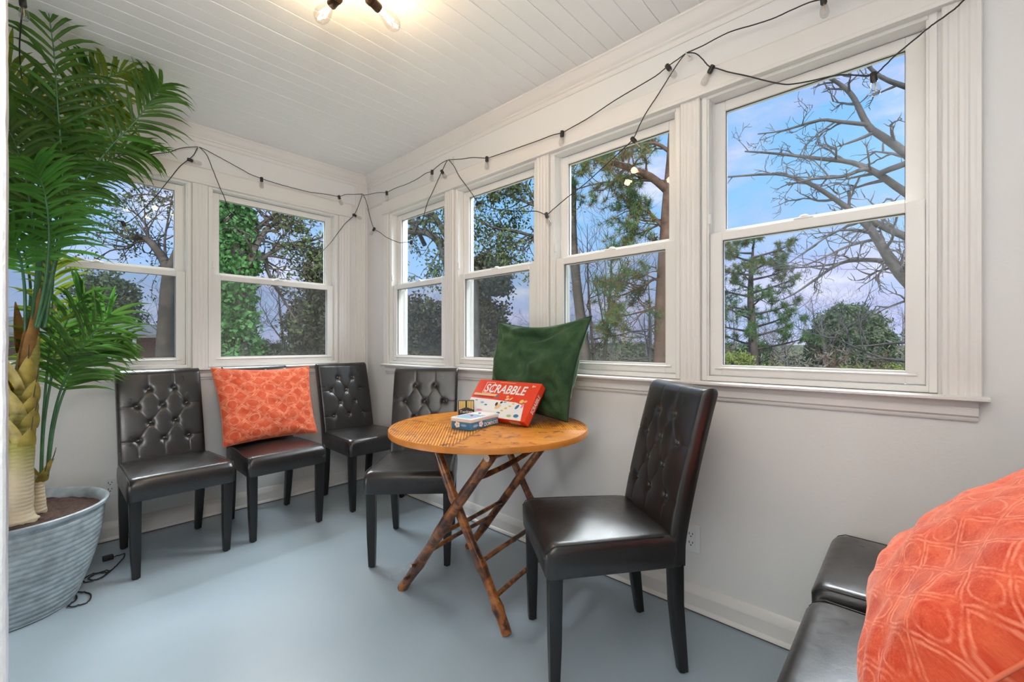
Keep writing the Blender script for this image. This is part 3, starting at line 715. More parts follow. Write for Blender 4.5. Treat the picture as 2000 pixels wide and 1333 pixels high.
# ================================================================ potted palm
WIRE_RUNS = [[(-0.032,2.251,2.276),(-0.049,2.21,2.301)],[(-0.021,3.268,2.186),(0.163,3.268,2.157),(0.349,3.268,2.167),(0.521,3.268,2.237),(0.57,3.268,2.272),(0.62,3.268,2.301),(0.677,3.268,2.323)],[(0.677,3.268,2.323),(0.712,3.268,2.318),(0.794,3.268,2.293),(0.91,3.268,2.255),(0.97,3.268,2.235),(1.036,3.268,2.226),(1.147,3.268,2.217),(1.303,3.268,2.215),(1.369,3.268,2.217),(1.491,3.268,2.232),(1.579,3.268,2.239),(1.633,3.268,2.268),(1.696,3.268,2.284),(1.775,3.268,2.308)],[(0.677,3.268,2.323),(0.654,3.268,2.265),(0.628,3.268,2.228),(0.582,3.268,2.168),(0.533,3.268,2.077),(0.462,3.268,1.949),(0.382,3.268,1.827),(0.327,3.268,1.781),(0.222,3.268,1.815),(0.105,3.268,1.937),(-0.021,3.268,2.186)],[(0.677,3.268,2.323),(0.691,3.268,2.318),(0.725,3.268,2.281),(0.753,3.268,2.208),(0.78,3.268,2.135),(0.822,3.268,2.031),(0.857,3.268,1.939),(0.925,3.268,1.897),(1.001,3.268,1.85),(1.13,3.268,1.803),(1.25,3.268,1.753),(1.369,3.268,1.726),(1.414,3.268,1.756),(1.511,3.268,1.867),(1.571,3.268,1.956),(1.633,3.268,2.044),(1.701,3.268,2.119),(1.74,3.268,2.205),(1.762,3.268,2.268),(1.775,3.268,2.308)],[(1.775,3.268,2.308),(1.788,3.268,2.291),(1.8,3.25,2.244),(1.8,3.181,2.086),(1.8,3.13,2.008),(1.8,3.047,1.965),(1.8,2.948,1.909),(1.8,2.832,1.862),(1.8,2.765,1.84),(1.8,2.689,1.833),(1.8,2.623,1.827),(1.8,2.576,1.887),(1.8,2.543,1.928),(1.8,2.495,1.955),(1.8,2.438,2.059),(1.8,2.382,2.119),(1.8,2.327,2.181),(1.8,2.287,2.224),(1.8,2.239,2.278),(1.8,2.213,2.289)],[(1.775,3.268,2.308),(1.79,3.25,2.299),(1.8,3.069,2.278),(1.8,2.948,2.252),(1.8,2.878,2.254),(1.8,2.798,2.254),(1.8,2.699,2.249),(1.8,2.617,2.25),(1.8,2.537,2.255),(1.8,2.457,2.266),(1.8,2.391,2.262),(1.8,2.346,2.274),(1.8,2.292,2.286),(1.8,2.239,2.291),(1.8,2.213,2.289)],[(1.8,2.213,2.289),(1.8,2.154,2.275),(1.8,2.072,2.255),(1.8,1.978,2.236),(1.8,1.857,2.198),(1.8,1.818,2.194),(1.8,1.655,2.186),(1.8,1.471,2.179),(1.8,1.375,2.177),(1.8,1.31,2.17),(1.8,1.257,2.176),(1.8,1.153,2.19),(1.8,1.015,2.22),(1.8,0.889,2.24),(1.8,0.818,2.251),(1.8,0.764,2.27),(1.8,0.718,2.282),(1.8,0.685,2.292)],[(1.8,2.213,2.289),(1.8,2.197,2.276),(1.8,2.154,2.228),(1.8,2.106,2.155),(1.8,2.041,2.081),(1.8,1.979,2.008),(1.8,1.934,1.952),(1.8,1.883,1.935),(1.8,1.808,1.891),(1.8,1.699,1.857),(1.8,1.557,1.822),(1.8,1.478,1.806),(1.8,1.411,1.776),(1.8,1.36,1.797),(1.8,1.265,1.84),(1.8,1.173,1.877),(1.8,1.089,1.921),(1.8,1.044,1.945),(1.8,0.984,1.977),(1.8,0.923,2.014),(1.8,0.889,2.068),(1.8,0.858,2.111),(1.8,0.802,2.172),(1.8,0.75,2.231),(1.8,0.712,2.273),(1.8,0.685,2.292)],[(1.8,0.685,2.292),(1.8,0.624,2.291),(1.8,0.526,2.298),(1.8,0.436,2.284),(1.8,0.374,2.276),(1.8,0.319,2.277),(1.8,0.266,2.276),(1.8,0.225,2.267),(1.8,0.154,2.25),(1.8,0.029,2.203)],[(1.8,0.685,2.292),(1.8,0.65,2.274),(1.8,0.624,2.242),(1.8,0.602,2.206),(1.8,0.585,2.189),(1.8,0.567,2.178),(1.8,0.525,2.146),(1.8,0.463,2.106),(1.8,0.403,2.064),(1.8,0.352,2.031),(1.8,0.319,2.016),(1.8,0.266,2.005),(1.8,0.216,1.998),(1.8,0.177,1.99),(1.8,0.139,1.973),(1.8,0.096,1.955),(1.8,0.077,1.964),(1.8,0.047,1.99),(1.8,-0.006,2.026),(1.8,-0.045,2.05),(1.8,-0.082,2.068),(1.8,-0.106,2.087),(1.8,-0.148,2.129)]]
HOOKS = [(0.677,3.268,2.323),(1.775,3.268,2.308),(1.8,2.213,2.289),(1.8,0.685,2.292)]
BULBS = [((1.036,3.268,2.226),(1.036,3.268,2.167)),((1.579,3.268,2.239),(1.604,3.268,2.173)),((0.63,3.268,2.229),(0.701,3.268,2.219)),((0.327,3.268,1.781),(0.355,3.268,1.709)),((0.857,3.268,1.939),(0.817,3.268,1.875)),((1.369,3.268,1.726),(1.399,3.268,1.647)),((1.701,3.268,2.123),(1.784,3.268,2.1)),((1.8,3.13,2.008),(1.8,3.201,1.959)),((1.8,2.948,2.252),(1.8,2.944,2.181)),((1.8,2.623,1.827),(1.8,2.648,1.765)),((1.8,2.385,2.261),(1.8,2.391,2.197)),((1.8,2.281,2.233),(1.8,2.239,2.175)),((1.8,1.857,2.198),(1.8,1.857,2.132)),((1.8,1.934,1.952),(1.8,1.978,1.905)),((1.8,1.411,1.776),(1.8,1.389,1.708)),((1.8,1.31,2.17),(1.8,1.317,2.097)),((1.8,0.923,2.014),(1.8,0.896,1.978)),((1.8,0.764,2.27),(1.8,0.731,2.213)),((1.8,0.585,2.189),(1.8,0.616,2.141)),((1.8,0.225,2.27),(1.8,0.22,2.188)),((1.8,0.095,1.954),(1.8,0.086,1.878)),((-0.033,2.252,2.278),(-0.026,2.244,2.19)),((-0.019,3.492,2.565),(0.007,3.463,2.477))]
FRONDS = [([(0.024,2.751,1.17),(0.05,2.753,1.438),(0.075,2.725,1.728),(0.07,2.701,1.941),(0.059,2.669,2.123),(0.048,2.637,2.32),(0.025,2.602,2.522)],0.24,26,0),([(0.02,2.785,1.171),(0.058,2.773,1.464),(0.121,2.749,1.756),(0.211,2.725,1.972),(0.309,2.692,2.138),(0.38,2.689,2.286),(0.412,2.713,2.364)],0.25,30,0),([(0.012,2.823,1.172),(0.044,2.848,1.495),(0.084,2.863,1.855),(0.143,2.873,2.138),(0.211,2.843,2.336),(0.277,2.801,2.409),(0.33,2.773,2.397)],0.22,26,1),([(0.004,2.713,1.169),(0.035,2.68,1.341),(0.062,2.68,1.54),(0.084,2.715,1.728),(0.112,2.744,1.9),(0.154,2.757,2.044)],0.24,26,2),([(-0.017,2.737,1.169),(0.0,2.688,1.424),(-0.017,2.648,1.646),(-0.044,2.618,1.838),(-0.084,2.602,1.96)],0.22,24,0),([(-0.015,2.764,1.17),(0.004,2.743,1.388),(-0.009,2.727,1.579),(-0.046,2.709,1.705),(-0.101,2.724,1.778)],0.22,22,0),([(-0.006,2.843,1.172),(0.02,2.859,1.447),(0.0,2.88,1.881),(-0.033,2.873,2.139),(-0.085,2.869,2.316)],0.24,26,1),([(-0.003,2.721,1.169),(0.026,2.631,1.378),(0.033,2.534,1.553),(0.018,2.432,1.687),(-0.008,2.372,1.76)],0.2,22,2),([(-0.026,2.834,1.171),(-0.019,2.901,1.356),(-0.043,3.001,1.55),(-0.076,3.111,1.681),(-0.153,3.269,1.745)],0.2,20,2),([(-0.032,2.753,1.147),(-0.034,2.666,1.334),(-0.047,2.636,1.453),(-0.068,2.615,1.507),(-0.097,2.617,1.502)],0.18,18,2),([(0.009,2.87,1.173),(0.059,2.965,1.513),(0.114,3.007,1.776),(0.204,2.998,1.974),(0.313,2.939,2.068),(0.389,2.901,2.081)],0.22,26,0),([(0.0,2.88,1.173),(0.046,2.979,1.561),(0.114,3.007,2.024),(0.194,2.98,2.219),(0.284,2.94,2.278)],0.22,24,1),([(-0.009,2.816,1.171),(0.015,2.79,1.483),(0.03,2.745,1.743),(0.012,2.705,1.967),(-0.024,2.685,2.159)],0.24,26,0),([(-0.003,2.884,1.173),(0.037,2.915,1.55),(0.053,2.926,1.909),(0.11,2.894,2.228),(0.176,2.837,2.402)],0.22,24,0),([(0.03,2.759,0.529),(0.043,2.79,0.722),(0.071,2.803,0.888),(0.115,2.8,1.023),(0.173,2.796,1.14),(0.234,2.789,1.238)],0.25,30,0),([(0.012,2.764,0.521),(0.021,2.784,0.748),(0.043,2.804,0.946),(0.062,2.813,1.082),(0.099,2.817,1.221),(0.148,2.794,1.327)],0.22,28,0),([(0.03,2.759,0.529),(0.052,2.794,0.743),(0.088,2.829,0.896),(0.142,2.845,1.01),(0.211,2.843,1.081),(0.282,2.824,1.11)],0.21,26,0),([(0.012,2.764,0.521),(0.018,2.787,0.748),(0.03,2.803,0.97),(0.043,2.819,1.15),(0.05,2.841,1.357),(0.059,2.845,1.474)],0.17,20,1)]
TRUNK = [(-0.048,2.697,0.374),(-0.046,2.709,0.44),(-0.043,2.735,0.614),(-0.038,2.759,0.824),(-0.024,2.773,1.039),(-0.009,2.787,1.17)]
TRUNK2 = [(0.006,2.778,0.376),(0.006,2.778,0.464),(0.006,2.778,0.541)]
CORD1 = [(0.267,3.025,0.006),(0.287,3.028,0.006),(0.309,3.028,0.006),(0.299,2.974,0.006),(0.277,2.922,0.006),(0.254,2.873,0.006),(0.226,2.847,0.006),(0.199,2.869,0.006),(0.171,2.873,0.006),(0.147,2.845,0.006),(0.141,2.826,0.006),(0.156,2.796,0.006),(0.187,2.795,0.006),(0.216,2.816,0.006),(0.236,2.857,0.006),(0.217,2.871,0.006),(0.186,2.863,0.006),(0.162,2.836,0.006),(0.177,2.8,0.006),(0.208,2.799,0.006),(0.251,2.869,0.006)]
PLUG = [(0.224,3.015,0.012),(0.266,3.016,0.012)]
CORD2 = [(0.105,2.724,0.006),(0.119,2.72,0.006),(0.142,2.689,0.006),(0.158,2.655,0.006),(0.157,2.61,0.006),(0.144,2.575,0.006),(0.121,2.573,0.006),(0.101,2.579,0.006),(0.088,2.598,0.006),(0.1,2.618,0.006),(0.114,2.64,0.006),(0.117,2.67,0.006),(0.109,2.708,0.006)]
OAK_LIMBS = [([(10.128,-0.968,3.028),(9.359,-0.427,3.319),(8.759,0.078,3.918),(8.521,0.336,4.177),(8.367,0.504,4.352),(8.228,0.656,4.756),(8.109,0.785,4.938),(7.97,0.936,5.06),(7.894,1.167,5.214)],[0.085,0.075,0.06,0.052,0.045,0.035,0.03,0.022,0.012]),([(9.979,-0.954,2.686),(9.217,-0.421,2.943),(8.759,0.078,3.339),(8.47,0.392,3.628),(8.338,0.683,3.837),(7.998,1.053,3.899),(7.668,1.56,4.02),(7.349,1.906,4.052)],[0.075,0.07,0.055,0.045,0.035,0.028,0.018,0.01]),([(8.47,0.392,3.628),(8.341,0.532,3.705),(8.109,0.785,3.59),(7.68,1.104,3.515),(7.451,1.352,3.425)],[0.04,0.034,0.026,0.018,0.01]),([(9.217,-0.421,2.41),(8.599,0.252,2.791),(8.212,0.672,3.08),(7.929,0.981,3.362),(7.697,1.233,3.537),(7.553,1.536,3.667),(7.056,2.077,3.621)],[0.06,0.05,0.04,0.032,0.026,0.02,0.012]),([(9.424,-0.645,1.344),(9.011,-0.196,1.724),(8.759,0.078,2.044),(8.609,0.241,2.319),(8.47,0.392,2.638),(8.315,0.56,2.928),(8.332,0.838,3.039)],[0.11,0.1,0.085,0.075,0.06,0.05,0.03]),([(9.427,-0.205,2.311),(9.163,0.082,2.247),(8.996,0.264,2.367),(8.726,0.557,2.407),(8.456,0.85,2.351),(8.307,1.16,2.102),(8.116,1.368,1.908),(7.979,1.517,1.803)],[0.05,0.045,0.04,0.034,0.028,0.02,0.013,0.008]),([(8.456,0.85,2.351),(8.252,1.22,2.313),(7.983,1.66,2.306)],[0.02,0.014,0.008]),([(8.611,0.387,2.693),(8.312,0.711,2.585),(8.051,0.996,2.407),(7.841,1.223,2.275)],[0.028,0.02,0.014,0.008]),([(8.522,0.484,2.778),(8.208,0.825,2.817),(7.946,1.11,2.585),(7.684,1.394,2.314)],[0.025,0.018,0.012,0.007]),([(8.341,0.532,4.367),(8.083,0.813,4.405),(7.877,1.037,4.428),(7.516,1.429,4.276),(7.258,1.709,4.222)],[0.03,0.025,0.02,0.012,0.007]),([(9.028,0.081,5.041),(8.757,0.375,5.198),(8.545,0.606,5.512),(8.438,0.722,5.904)],[0.04,0.03,0.02,0.01])]
LEFT_TREE = [([(1.785,11.354,0.172),(1.785,11.354,0.805),(1.799,11.339,1.437),(1.827,11.307,2.07),(1.849,11.284,2.492),(1.949,11.176,2.914),(2.141,10.966,3.757)],[0.24,0.22,0.2,0.19,0.17,0.13,0.08]),([(1.849,11.284,2.492),(1.785,11.354,2.787),(1.685,11.463,3.019),(1.556,11.602,3.23),(1.428,11.742,3.314),(1.299,12.03,3.296),(1.116,12.376,3.439),(0.861,12.654,3.439)],[0.15,0.12,0.1,0.085,0.075,0.05,0.03,0.02]),([(1.556,11.602,3.23),(1.52,11.641,3.546),(1.386,12.082,3.87),(1.166,12.47,4.064)],[0.04,0.03,0.02,0.01]),([(1.428,11.742,3.314),(1.271,11.913,3.072),(1.044,12.455,3.062),(0.723,12.952,2.756)],[0.035,0.025,0.018,0.01]),([(1.806,11.331,2.756),(1.824,11.606,3.277),(1.903,11.668,3.846),(1.977,11.588,4.391)],[0.04,0.03,0.02,0.012]),([(2.141,10.966,3.757),(1.956,11.464,4.086),(1.625,12.118,4.316),(1.266,12.657,4.294)],[0.04,0.03,0.02,0.01])]
IVY_TRUNK = [(2.165,7.986,0.378),(2.165,7.986,0.87),(2.171,7.98,1.691),(2.143,8.01,2.511),(2.088,8.07,3.331),(2.043,8.119,4.151)]
IVY_LIMBS = [([(2.293,7.847,2.347),(2.376,7.756,2.675),(2.558,7.854,2.973),(2.796,7.743,3.213),(3.141,7.664,3.314)],[0.06,0.05,0.04,0.03,0.015]),([(2.265,7.877,2.757),(2.501,7.916,3.057),(2.739,7.806,3.298),(2.952,7.721,3.415)],[0.05,0.04,0.03,0.015]),([(2.293,7.847,2.347),(2.558,7.854,2.551),(2.864,7.817,2.782),(3.2,7.599,2.875),(3.484,7.438,3.032)],[0.045,0.04,0.03,0.02,0.01]),([(2.321,7.817,2.47),(2.576,7.982,2.571),(2.611,7.944,2.315),(2.776,7.913,1.984),(2.933,7.89,1.689),(3.022,7.793,1.469)],[0.04,0.035,0.03,0.024,0.018,0.01]),([(2.71,7.837,2.742),(3.04,7.625,2.765),(3.319,7.47,2.699)],[0.025,0.018,0.01])]
MAPLE_LIMBS = [([(5.732,7.062,2.703),(5.625,7.179,3.146),(5.446,7.373,3.388),(5.196,7.644,3.42),(4.982,7.877,3.441)],[0.1,0.085,0.08,0.07,0.06]),([(5.946,6.829,2.703),(5.767,7.023,3.177),(5.553,7.256,3.705),(5.375,7.45,3.968),(5.196,7.644,4.126)],[0.1,0.08,0.065,0.05,0.04]),([(5.531,7.576,3.17),(5.385,7.735,3.601),(5.296,7.979,3.9),(5.148,8.14,4.118)],[0.05,0.04,0.03,0.02]),([(5.553,7.256,3.388),(5.639,7.163,3.019),(5.682,7.117,2.914)],[0.03,0.02,0.01])]
PINE_TRUNK = [(7.715,3.428,0.088),(7.741,3.401,0.838),(7.753,3.387,1.775),(7.791,3.346,2.712),(7.829,3.304,3.65),(7.906,3.221,5.055)]
PINE_LIMBS = [([(7.829,3.304,3.884),(7.506,3.508,4.127),(7.164,3.733,4.225),(6.827,3.951,4.294),(6.583,4.216,4.366),(6.388,4.429,4.258)],[0.075,0.065,0.05,0.035,0.022,0.01]),([(7.791,3.346,3.181),(7.709,3.583,3.492),(7.629,3.818,3.713),(7.479,3.981,3.857)],[0.045,0.035,0.022,0.01]),([(7.829,3.304,4.071),(7.689,3.901,4.212),(7.315,4.455,4.19),(7.065,4.874,4.088)],[0.03,0.024,0.016,0.008]),([(7.868,3.263,4.587),(7.76,3.527,4.82),(7.596,3.854,4.818),(7.336,4.136,4.712)],[0.04,0.03,0.02,0.01]),([(7.779,3.359,2.15),(7.665,3.484,2.29),(7.6,3.702,2.163),(7.466,3.995,2.032),(7.238,4.242,1.936)],[0.035,0.028,0.022,0.014,0.007]),([(7.779,3.359,1.869),(7.683,3.611,1.736),(7.531,3.924,1.648),(7.359,4.258,1.557)],[0.03,0.022,0.014,0.007]),([(7.829,3.304,3.462),(7.792,3.492,3.302),(7.596,3.854,3.137),(7.433,4.03,3.041)],[0.03,0.022,0.014,0.007])]
BRANCH_W2 = [([(7.065,4.874,2.813),(6.863,5.094,3.112),(6.559,5.424,3.191),(6.256,5.754,3.311),(6.02,6.01,3.361),(5.75,6.303,3.56)],[0.05,0.045,0.035,0.03,0.022,0.014]),([(6.795,5.167,3.61),(6.526,5.46,3.809),(6.256,5.754,3.958),(5.986,6.047,4.088)],[0.04,0.03,0.02,0.01]),([(6.559,5.424,3.191),(6.391,5.607,2.913),(6.256,5.754,3.012)],[0.02,0.013,0.008]),([(6.795,5.167,4.307),(6.526,5.46,4.357),(6.256,5.754,4.257),(6.058,6.264,4.025)],[0.03,0.024,0.016,0.01])]
simple('planter_glaze', (.28, .33, .355), .38, var=.28, vscale=22, bump=.25, bscale=60, spec=.6)
simple('potting_soil', (.055, .026, .017), .95, var=.6, vscale=60, bump=1.0, bscale=90)
m, g, b = material('trunk_bark'); o_ = g.obj(); z = g.sep(o_)[2]
w = g.m('SINE', g.m('ADD', g.m('MULTIPLY', z, 420), g.m('MULTIPLY', g.noise(o_, 16, 3), 9)))
g.put(b.inputs['Base Color'], g.mix(g.ramp(z, [(.52, (0, 0, 0)), (.66, (1, 1, 1))]), g.mix(g.noise(o_, 30, 4), (.50, .40, .26), (.62, .54, .40)), g.mix(g.noise(o_, 22, 3), (.23, .22, .045), (.38, .34, .09))))
g.put(b.inputs['Normal'], g.bump(w, .25, .004)); b.inputs['Roughness'].default_value = .6
simple('leaf_sheath', (.33, .25, .045), .5, var=.45, vscale=18); simple('sheath_brown', (.30, .15, .04), .6, var=.5, vscale=15)
simple('stem_green', (.05, .15, .065), .4, var=.3, vscale=12); simple('tip_dark', (.06, .045, .03), .6)
def leafmat(name, a, b_):
    m, g, b = material(name); o_ = g.obj(); g.put(b.inputs['Base Color'], g.ramp(g.noise(o_, 7, 3), [(.3, a), (.7, b_)]))
    b.inputs['Roughness'].default_value = .42; b.inputs['Specular IOR Level'].default_value = .3
    ou = g.n['Material Output']; tl = g.new('ShaderNodeBsdfTranslucent'); g.put(tl.inputs[0], tuple(min(1, 2.2*c) for c in b_))
    g.put(ou.inputs[0], g.new('ShaderNodeMixShader', {0: .38, 1: b, 2: tl}).outputs[0])
    return m
leafmat('frond_dark', (.022, .062, .010), (.062, .150, .020)); leafmat('frond_yellow', (.075, .13, .012), (.17, .22, .02)); leafmat('frond_bright', (.030, .12, .018), (.075, .23, .030))
root = empty('potted_palm', (-.09, 2.74, 0)); O3 = Vector((-.09, 2.74, 0))
tag(root, 'tall artificial palm in a grey ribbed planter at the left of the room', 'plant')
HR = .412
prof = [(0, 0), (.205, 0), (.213, .006)]
nr = 17
def pot_r(t): return .213+(.300-.213)*(1-(1-t)**1.75)
for i in range(nr):
    z0_, z1_ = .012+(HR-.045)*i/nr, .012+(HR-.045)*(i+1)/nr
    r0, r1 = pot_r(i/nr), pot_r((i+1)/nr)
    prof += [(r0-.0015, z0_), (r0+.0025+(r1-r0)*.3, z0_+(z1_-z0_)*.25), (r0+.003+(r1-r0)*.7, z0_+(z1_-z0_)*.7), (r1-.0015, z1_-.001)]
prof += [(.300, HR-.030), (.302, HR-.022)]
pot = MB().lathe(prof, 72, cap=False).build('planter', 'planter_glaze', root, 50)
MB().lathe([(.300, HR-.024), (.312, HR-.018), (.318, HR-.008), (.317, HR), (.308, HR+.003), (.298, HR-.004), (.290, HR-.03), (.286, HR-.08)], 72, cap=False).build('planter_rim', 'planter_glaze', pot, 40)
mb = MB(); rng = random.Random(4); R_, Nn = 14, 64
mb.v.append((0, 0, HR-.038))
for i in range(1, R_+1):
    for k in range(Nn): a = 2*PI*k/Nn; r = .292*i/R_; mb.v.append((r*math.cos(a), r*math.sin(a), HR-.040+rng.uniform(-.004, .005)))
for k in range(Nn): mb.f.append((0, 1+k, 1+(k+1) % Nn))
for i in range(R_-1):
    for k in range(Nn): a = 1+i*Nn+k; b_ = 1+i*Nn+(k+1) % Nn; mb.f.append((a, a+Nn, b_+Nn, b_))
mb.build('soil', 'potting_soil', root, True)
def catm(P_, n):
    P_ = [Vector(p) for p in P_]; out = []
    for i in range(len(P_)-1):
        p0, p1, p2, p3 = P_[max(i-1, 0)], P_[i], P_[i+1], P_[min(i+2, len(P_)-1)]
        for k in range(n):
            t = k/n; out.append(.5*((2*p1)+(p2-p0)*t+(2*p0-5*p1+4*p2-p3)*t*t+(3*p1-p0-3*p2+p3)*t**3))
    return out+[P_[-1]]
def trunk(path, rad, bark='trunk_bark'):
    pts = [p-O3 for p in catm(path, 6)]; n = len(pts)
    rr_ = [np.interp(i/(n-1), [q[0] for q in rad], [q[1] for q in rad])*(1+.03*math.sin(i*2.1)) for i in range(n)]
    pts[0].z = HR-.05
    return MB().tube(pts, rr_, 16).build('trunk', bark, root, True)
trunk(TRUNK, [(0, .062), (.05, .052), (.12, .040), (.35, .037), (.6, .040), (.8, .034), (1, .018)])
trunk(TRUNK2, [(0, .026), (.35, .021), (.6, .017), (1, .021)])
def sheath(p, d, L, wd, mat='leaf_sheath', tip=True, curl=.25):
    """pointed, channelled leaf base"""
    p = Vector(p)-O3; d = Vector(d).normalized(); s = d.cross(Vector((0, 0, 1))).normalized(); nrm = s.cross(d)
    mb = MB(); n = 7; st = [1, 1.05, 1, .88, .68, .42, .10]
    for i in range(n):
        t = i/(n-1); c = p+d*L*t+nrm*(-curl*L*t*t*.3); h = wd*.5*st[i]
        for k in (-1, -.5, 0, .5, 1): mb.v.append(tuple(c+s*h*k+nrm*(-.35*h*(1-k*k))))
    for i in range(n-1):
        for k in range(4): a = i*5+k; mb.f.append((a, a+1, a+6, a+5))
    o = mb.build('leaf_sheath', mat, root, True)
    if tip:
        e = p+d*L+nrm*(-curl*L*.3)
        MB().tube([e-d*.012, e+d*.012+Vector((0, 0, -.001)), e+d*.024+Vector((0, 0, .004)), e+d*.036+Vector((0, 0, .011))], [.0022, .002, .0016, .001], 5).build('sheath_tip', 'tip_dark', o)
cr = Vector((.677, -.736, 0)); fw = Vector((.736, .677, 0))
tp_ = catm(TRUNK, 8)
def at_h(z): return min(tp_, key=lambda q: abs(q.z-z))
for i, (z_, side, L, wd) in enumerate([(.66, .8, .10, .055), (.73, .95, .10, .06), (.80, .85, .10, .06), (.86, .9, .11, .06), (.70, -.6, .13, .06), (.79, -.8, .15, .065), (.87, -.5, .16, .07), (.92, .5, .15, .06), (.68, .1, .12, .06), (.80, .15, .13, .065), (.90, .0, .15, .06)]):
    p = at_h(z_); d = cr*side*.42+Vector((0, 0, 1))-fw*(.30 if abs(side) < .3 else .12)
    sheath(p+cr*side*.028-fw*.026*(1-abs(side)), d, L, wd, 'leaf_sheath', abs(side) > .4)
for z_, side, L, wd in ((.97, .55, .26, .055), (1.03, .8, .30, .045), (1.0, .2, .22, .05), (1.05, -.7, .22, .05)):
    sheath(at_h(z_)+cr*side*.02-fw*.012, cr*side*.16+Vector((0, 0, 1)), L, wd, 'sheath_brown', False, .1)
p2 = Vector(TRUNK2[-1])
for side, f_, L in ((-.9, .1, .085), (-.45, .3, .10), (0, .35, .10), (.75, .0, .115), (.95, .25, .07), (.3, -.4, .10)):
    sheath(p2+cr*side*.012+Vector((0, 0, -.035)), cr*side*.55-fw*f_+Vector((0, 0, 1)), L, .040, 'leaf_sheath', side > .5)
# fronds: midrib (part) with its leaflets as sub-parts
LEAF_N = 0
def leaflet(p, d, nrm, L, wd, droop, mb):
    n = 6; st = [.45, .9, 1, .85, .55, .06]; s = d.cross(nrm).normalized(); o = len(mb.v); c = Vector(p); dd = Vector(d)
    for i in range(n):
        h = wd*.5*st[i]
        mb.v += [tuple(c-s*h+nrm*h*.45), tuple(c), tuple(c+s*h+nrm*h*.45)]
        dd = (dd+Vector((0, 0, -droop*(i+.6)/n))).normalized(); c = c+dd*L/(n-1)
        nrm = (nrm-dd*nrm.dot(dd)).normalized()
    for i in range(n-1):
        for k in range(2): a = o+i*3+k; mb.f.append((a, a+1, a+4, a+3))
rng = random.Random(21); SEP = 0
for fi, (path, LM, nl, tint) in enumerate(FRONDS):
    path = [Vector(p) for p in path]
    pts = [p-O3 for p in catm(path, 8)]; n = len(pts)
    fm = ('frond_dark', 'frond_yellow', 'frond_bright')[tint]
    rib = MB().tube(pts, [.0065*(1-.8*i/(n-1)) for i in range(n)], 6).build('frond', 'stem_green', root, True)
    t0 = .34 if fi < 14 else .40
    single = fi in (0, 1, 3, 14, 15, 16)                 # the fronds that show best: each leaflet an object of its own
    acc = MB()
    # overall frond plane: leaves spread towards the camera-facing sides, slightly folded up
    for k in range(nl):
        t = t0+(1-t0)*(k+.5)/nl; f_ = t*(n-1); i = min(int(f_), n-2); p = pts[i].lerp(pts[i+1], f_-i); tg = (pts[i+1]-pts[i]).normalized()
        u = (t-t0)/(1-t0); L0 = LM*(.55+.9*u-1.05*u*u)*1.15 if u < .9 else LM*.55
        view = (p+O3-Vector((0, 0, 1.1))).normalized()
        plane = (view*-1+Vector((0, 0, .5))+cr*.15).normalized(); sd = tg.cross(plane).normalized(); up = sd.cross(tg).normalized()
        for sgn in (-1, 1):
            ang = math.radians(60-30*u+rng.uniform(-13, 13)); L_ = L0*rng.uniform(.85, 1.25)
            d_ = (tg*math.cos(ang)+sd*sgn*math.sin(ang)+up*rng.uniform(-.22, .36)).normalized()
            nr_ = (up-d_*up.dot(d_)).normalized()
            mb_ = MB() if single else acc
            leaflet(p, d_, nr_, L_, rng.uniform(.0125, .0195), rng.uniform(.25, .85), mb_)
            if single and SEP < 298:
                SEP += 1; mb_.build('leaflet', fm if rng.random() > .12 else 'frond_bright', rib, True)
            elif single: acc.v, acc.f = (MB().add(acc.v, acc.f).add(mb_.v, mb_.f)).v, (MB().add(acc.v, acc.f).add(mb_.v, mb_.f)).f
    if acc.v:
        o = acc.build('leaflets', fm, rib, True); o['kind'] = 'stuff'

# ================================================================ string lights
simple('black_cord', (.012, .011, .011), .5); simple('black_plastic', (.014, .013, .013), .42)
simple('clear_hook', (.74, .71, .67), .25); simple('filament', (.75, .55, .30), .3, metal=.8)
root = empty('string_light', (1.5, 2.0, 2.2)); O4 = Vector((1.5, 2.0, 2.2))
tag(root, 'black string light cord with clear bulbs draped over the windows on both walls', 'string lights')
WIRE_RUNS[0] = [(.0, 1.372, 2.40), (-.015, 1.60, 2.275), tuple(BULBS[-2][0]), (-.045, 2.55, 2.215), (-.04, 3.0, 2.27), tuple(WIRE_RUNS[1][0])]
rng = random.Random(8)
for r in WIRE_RUNS:
    pts = catm(r, 6)
    pts = [Vector(p)-O4+Vector((rng.uniform(-.0008, .0008),)*3) for p in pts]
    MB().tube(pts, .0023, 6).build('cord', 'black_cord', root, True)
def bulb(p, q, parent, s=1.0):
    p = Vector(p); d = (Vector(q)-p)
    d = d.normalized()
    q_ = empty('x') if False else None
    so = MB().lathe([(.0085, -.008), (.0098, -.006), (.0098, .018), (.0085, .021)], 12, p-O4, d).build('socket', 'black_plastic', parent, 40)
    MB().lathe([(.0075, .019), (.0085, .024), (.0115, .036), (.0135, .048), (.0130, .058), (.0090, .0655), (.0, .068)], 14, p-O4, d).build('bulb', 'bulb_glass', so, True)
    MB().lathe([(.0022, .019), (.0022, .034), (.0012, .036), (.0012, .054), (0, .055)], 6, p-O4, d).build('filament', 'filament', so, True)
for i, (a, b_) in enumerate(BULBS): bulb(a, b_, root)
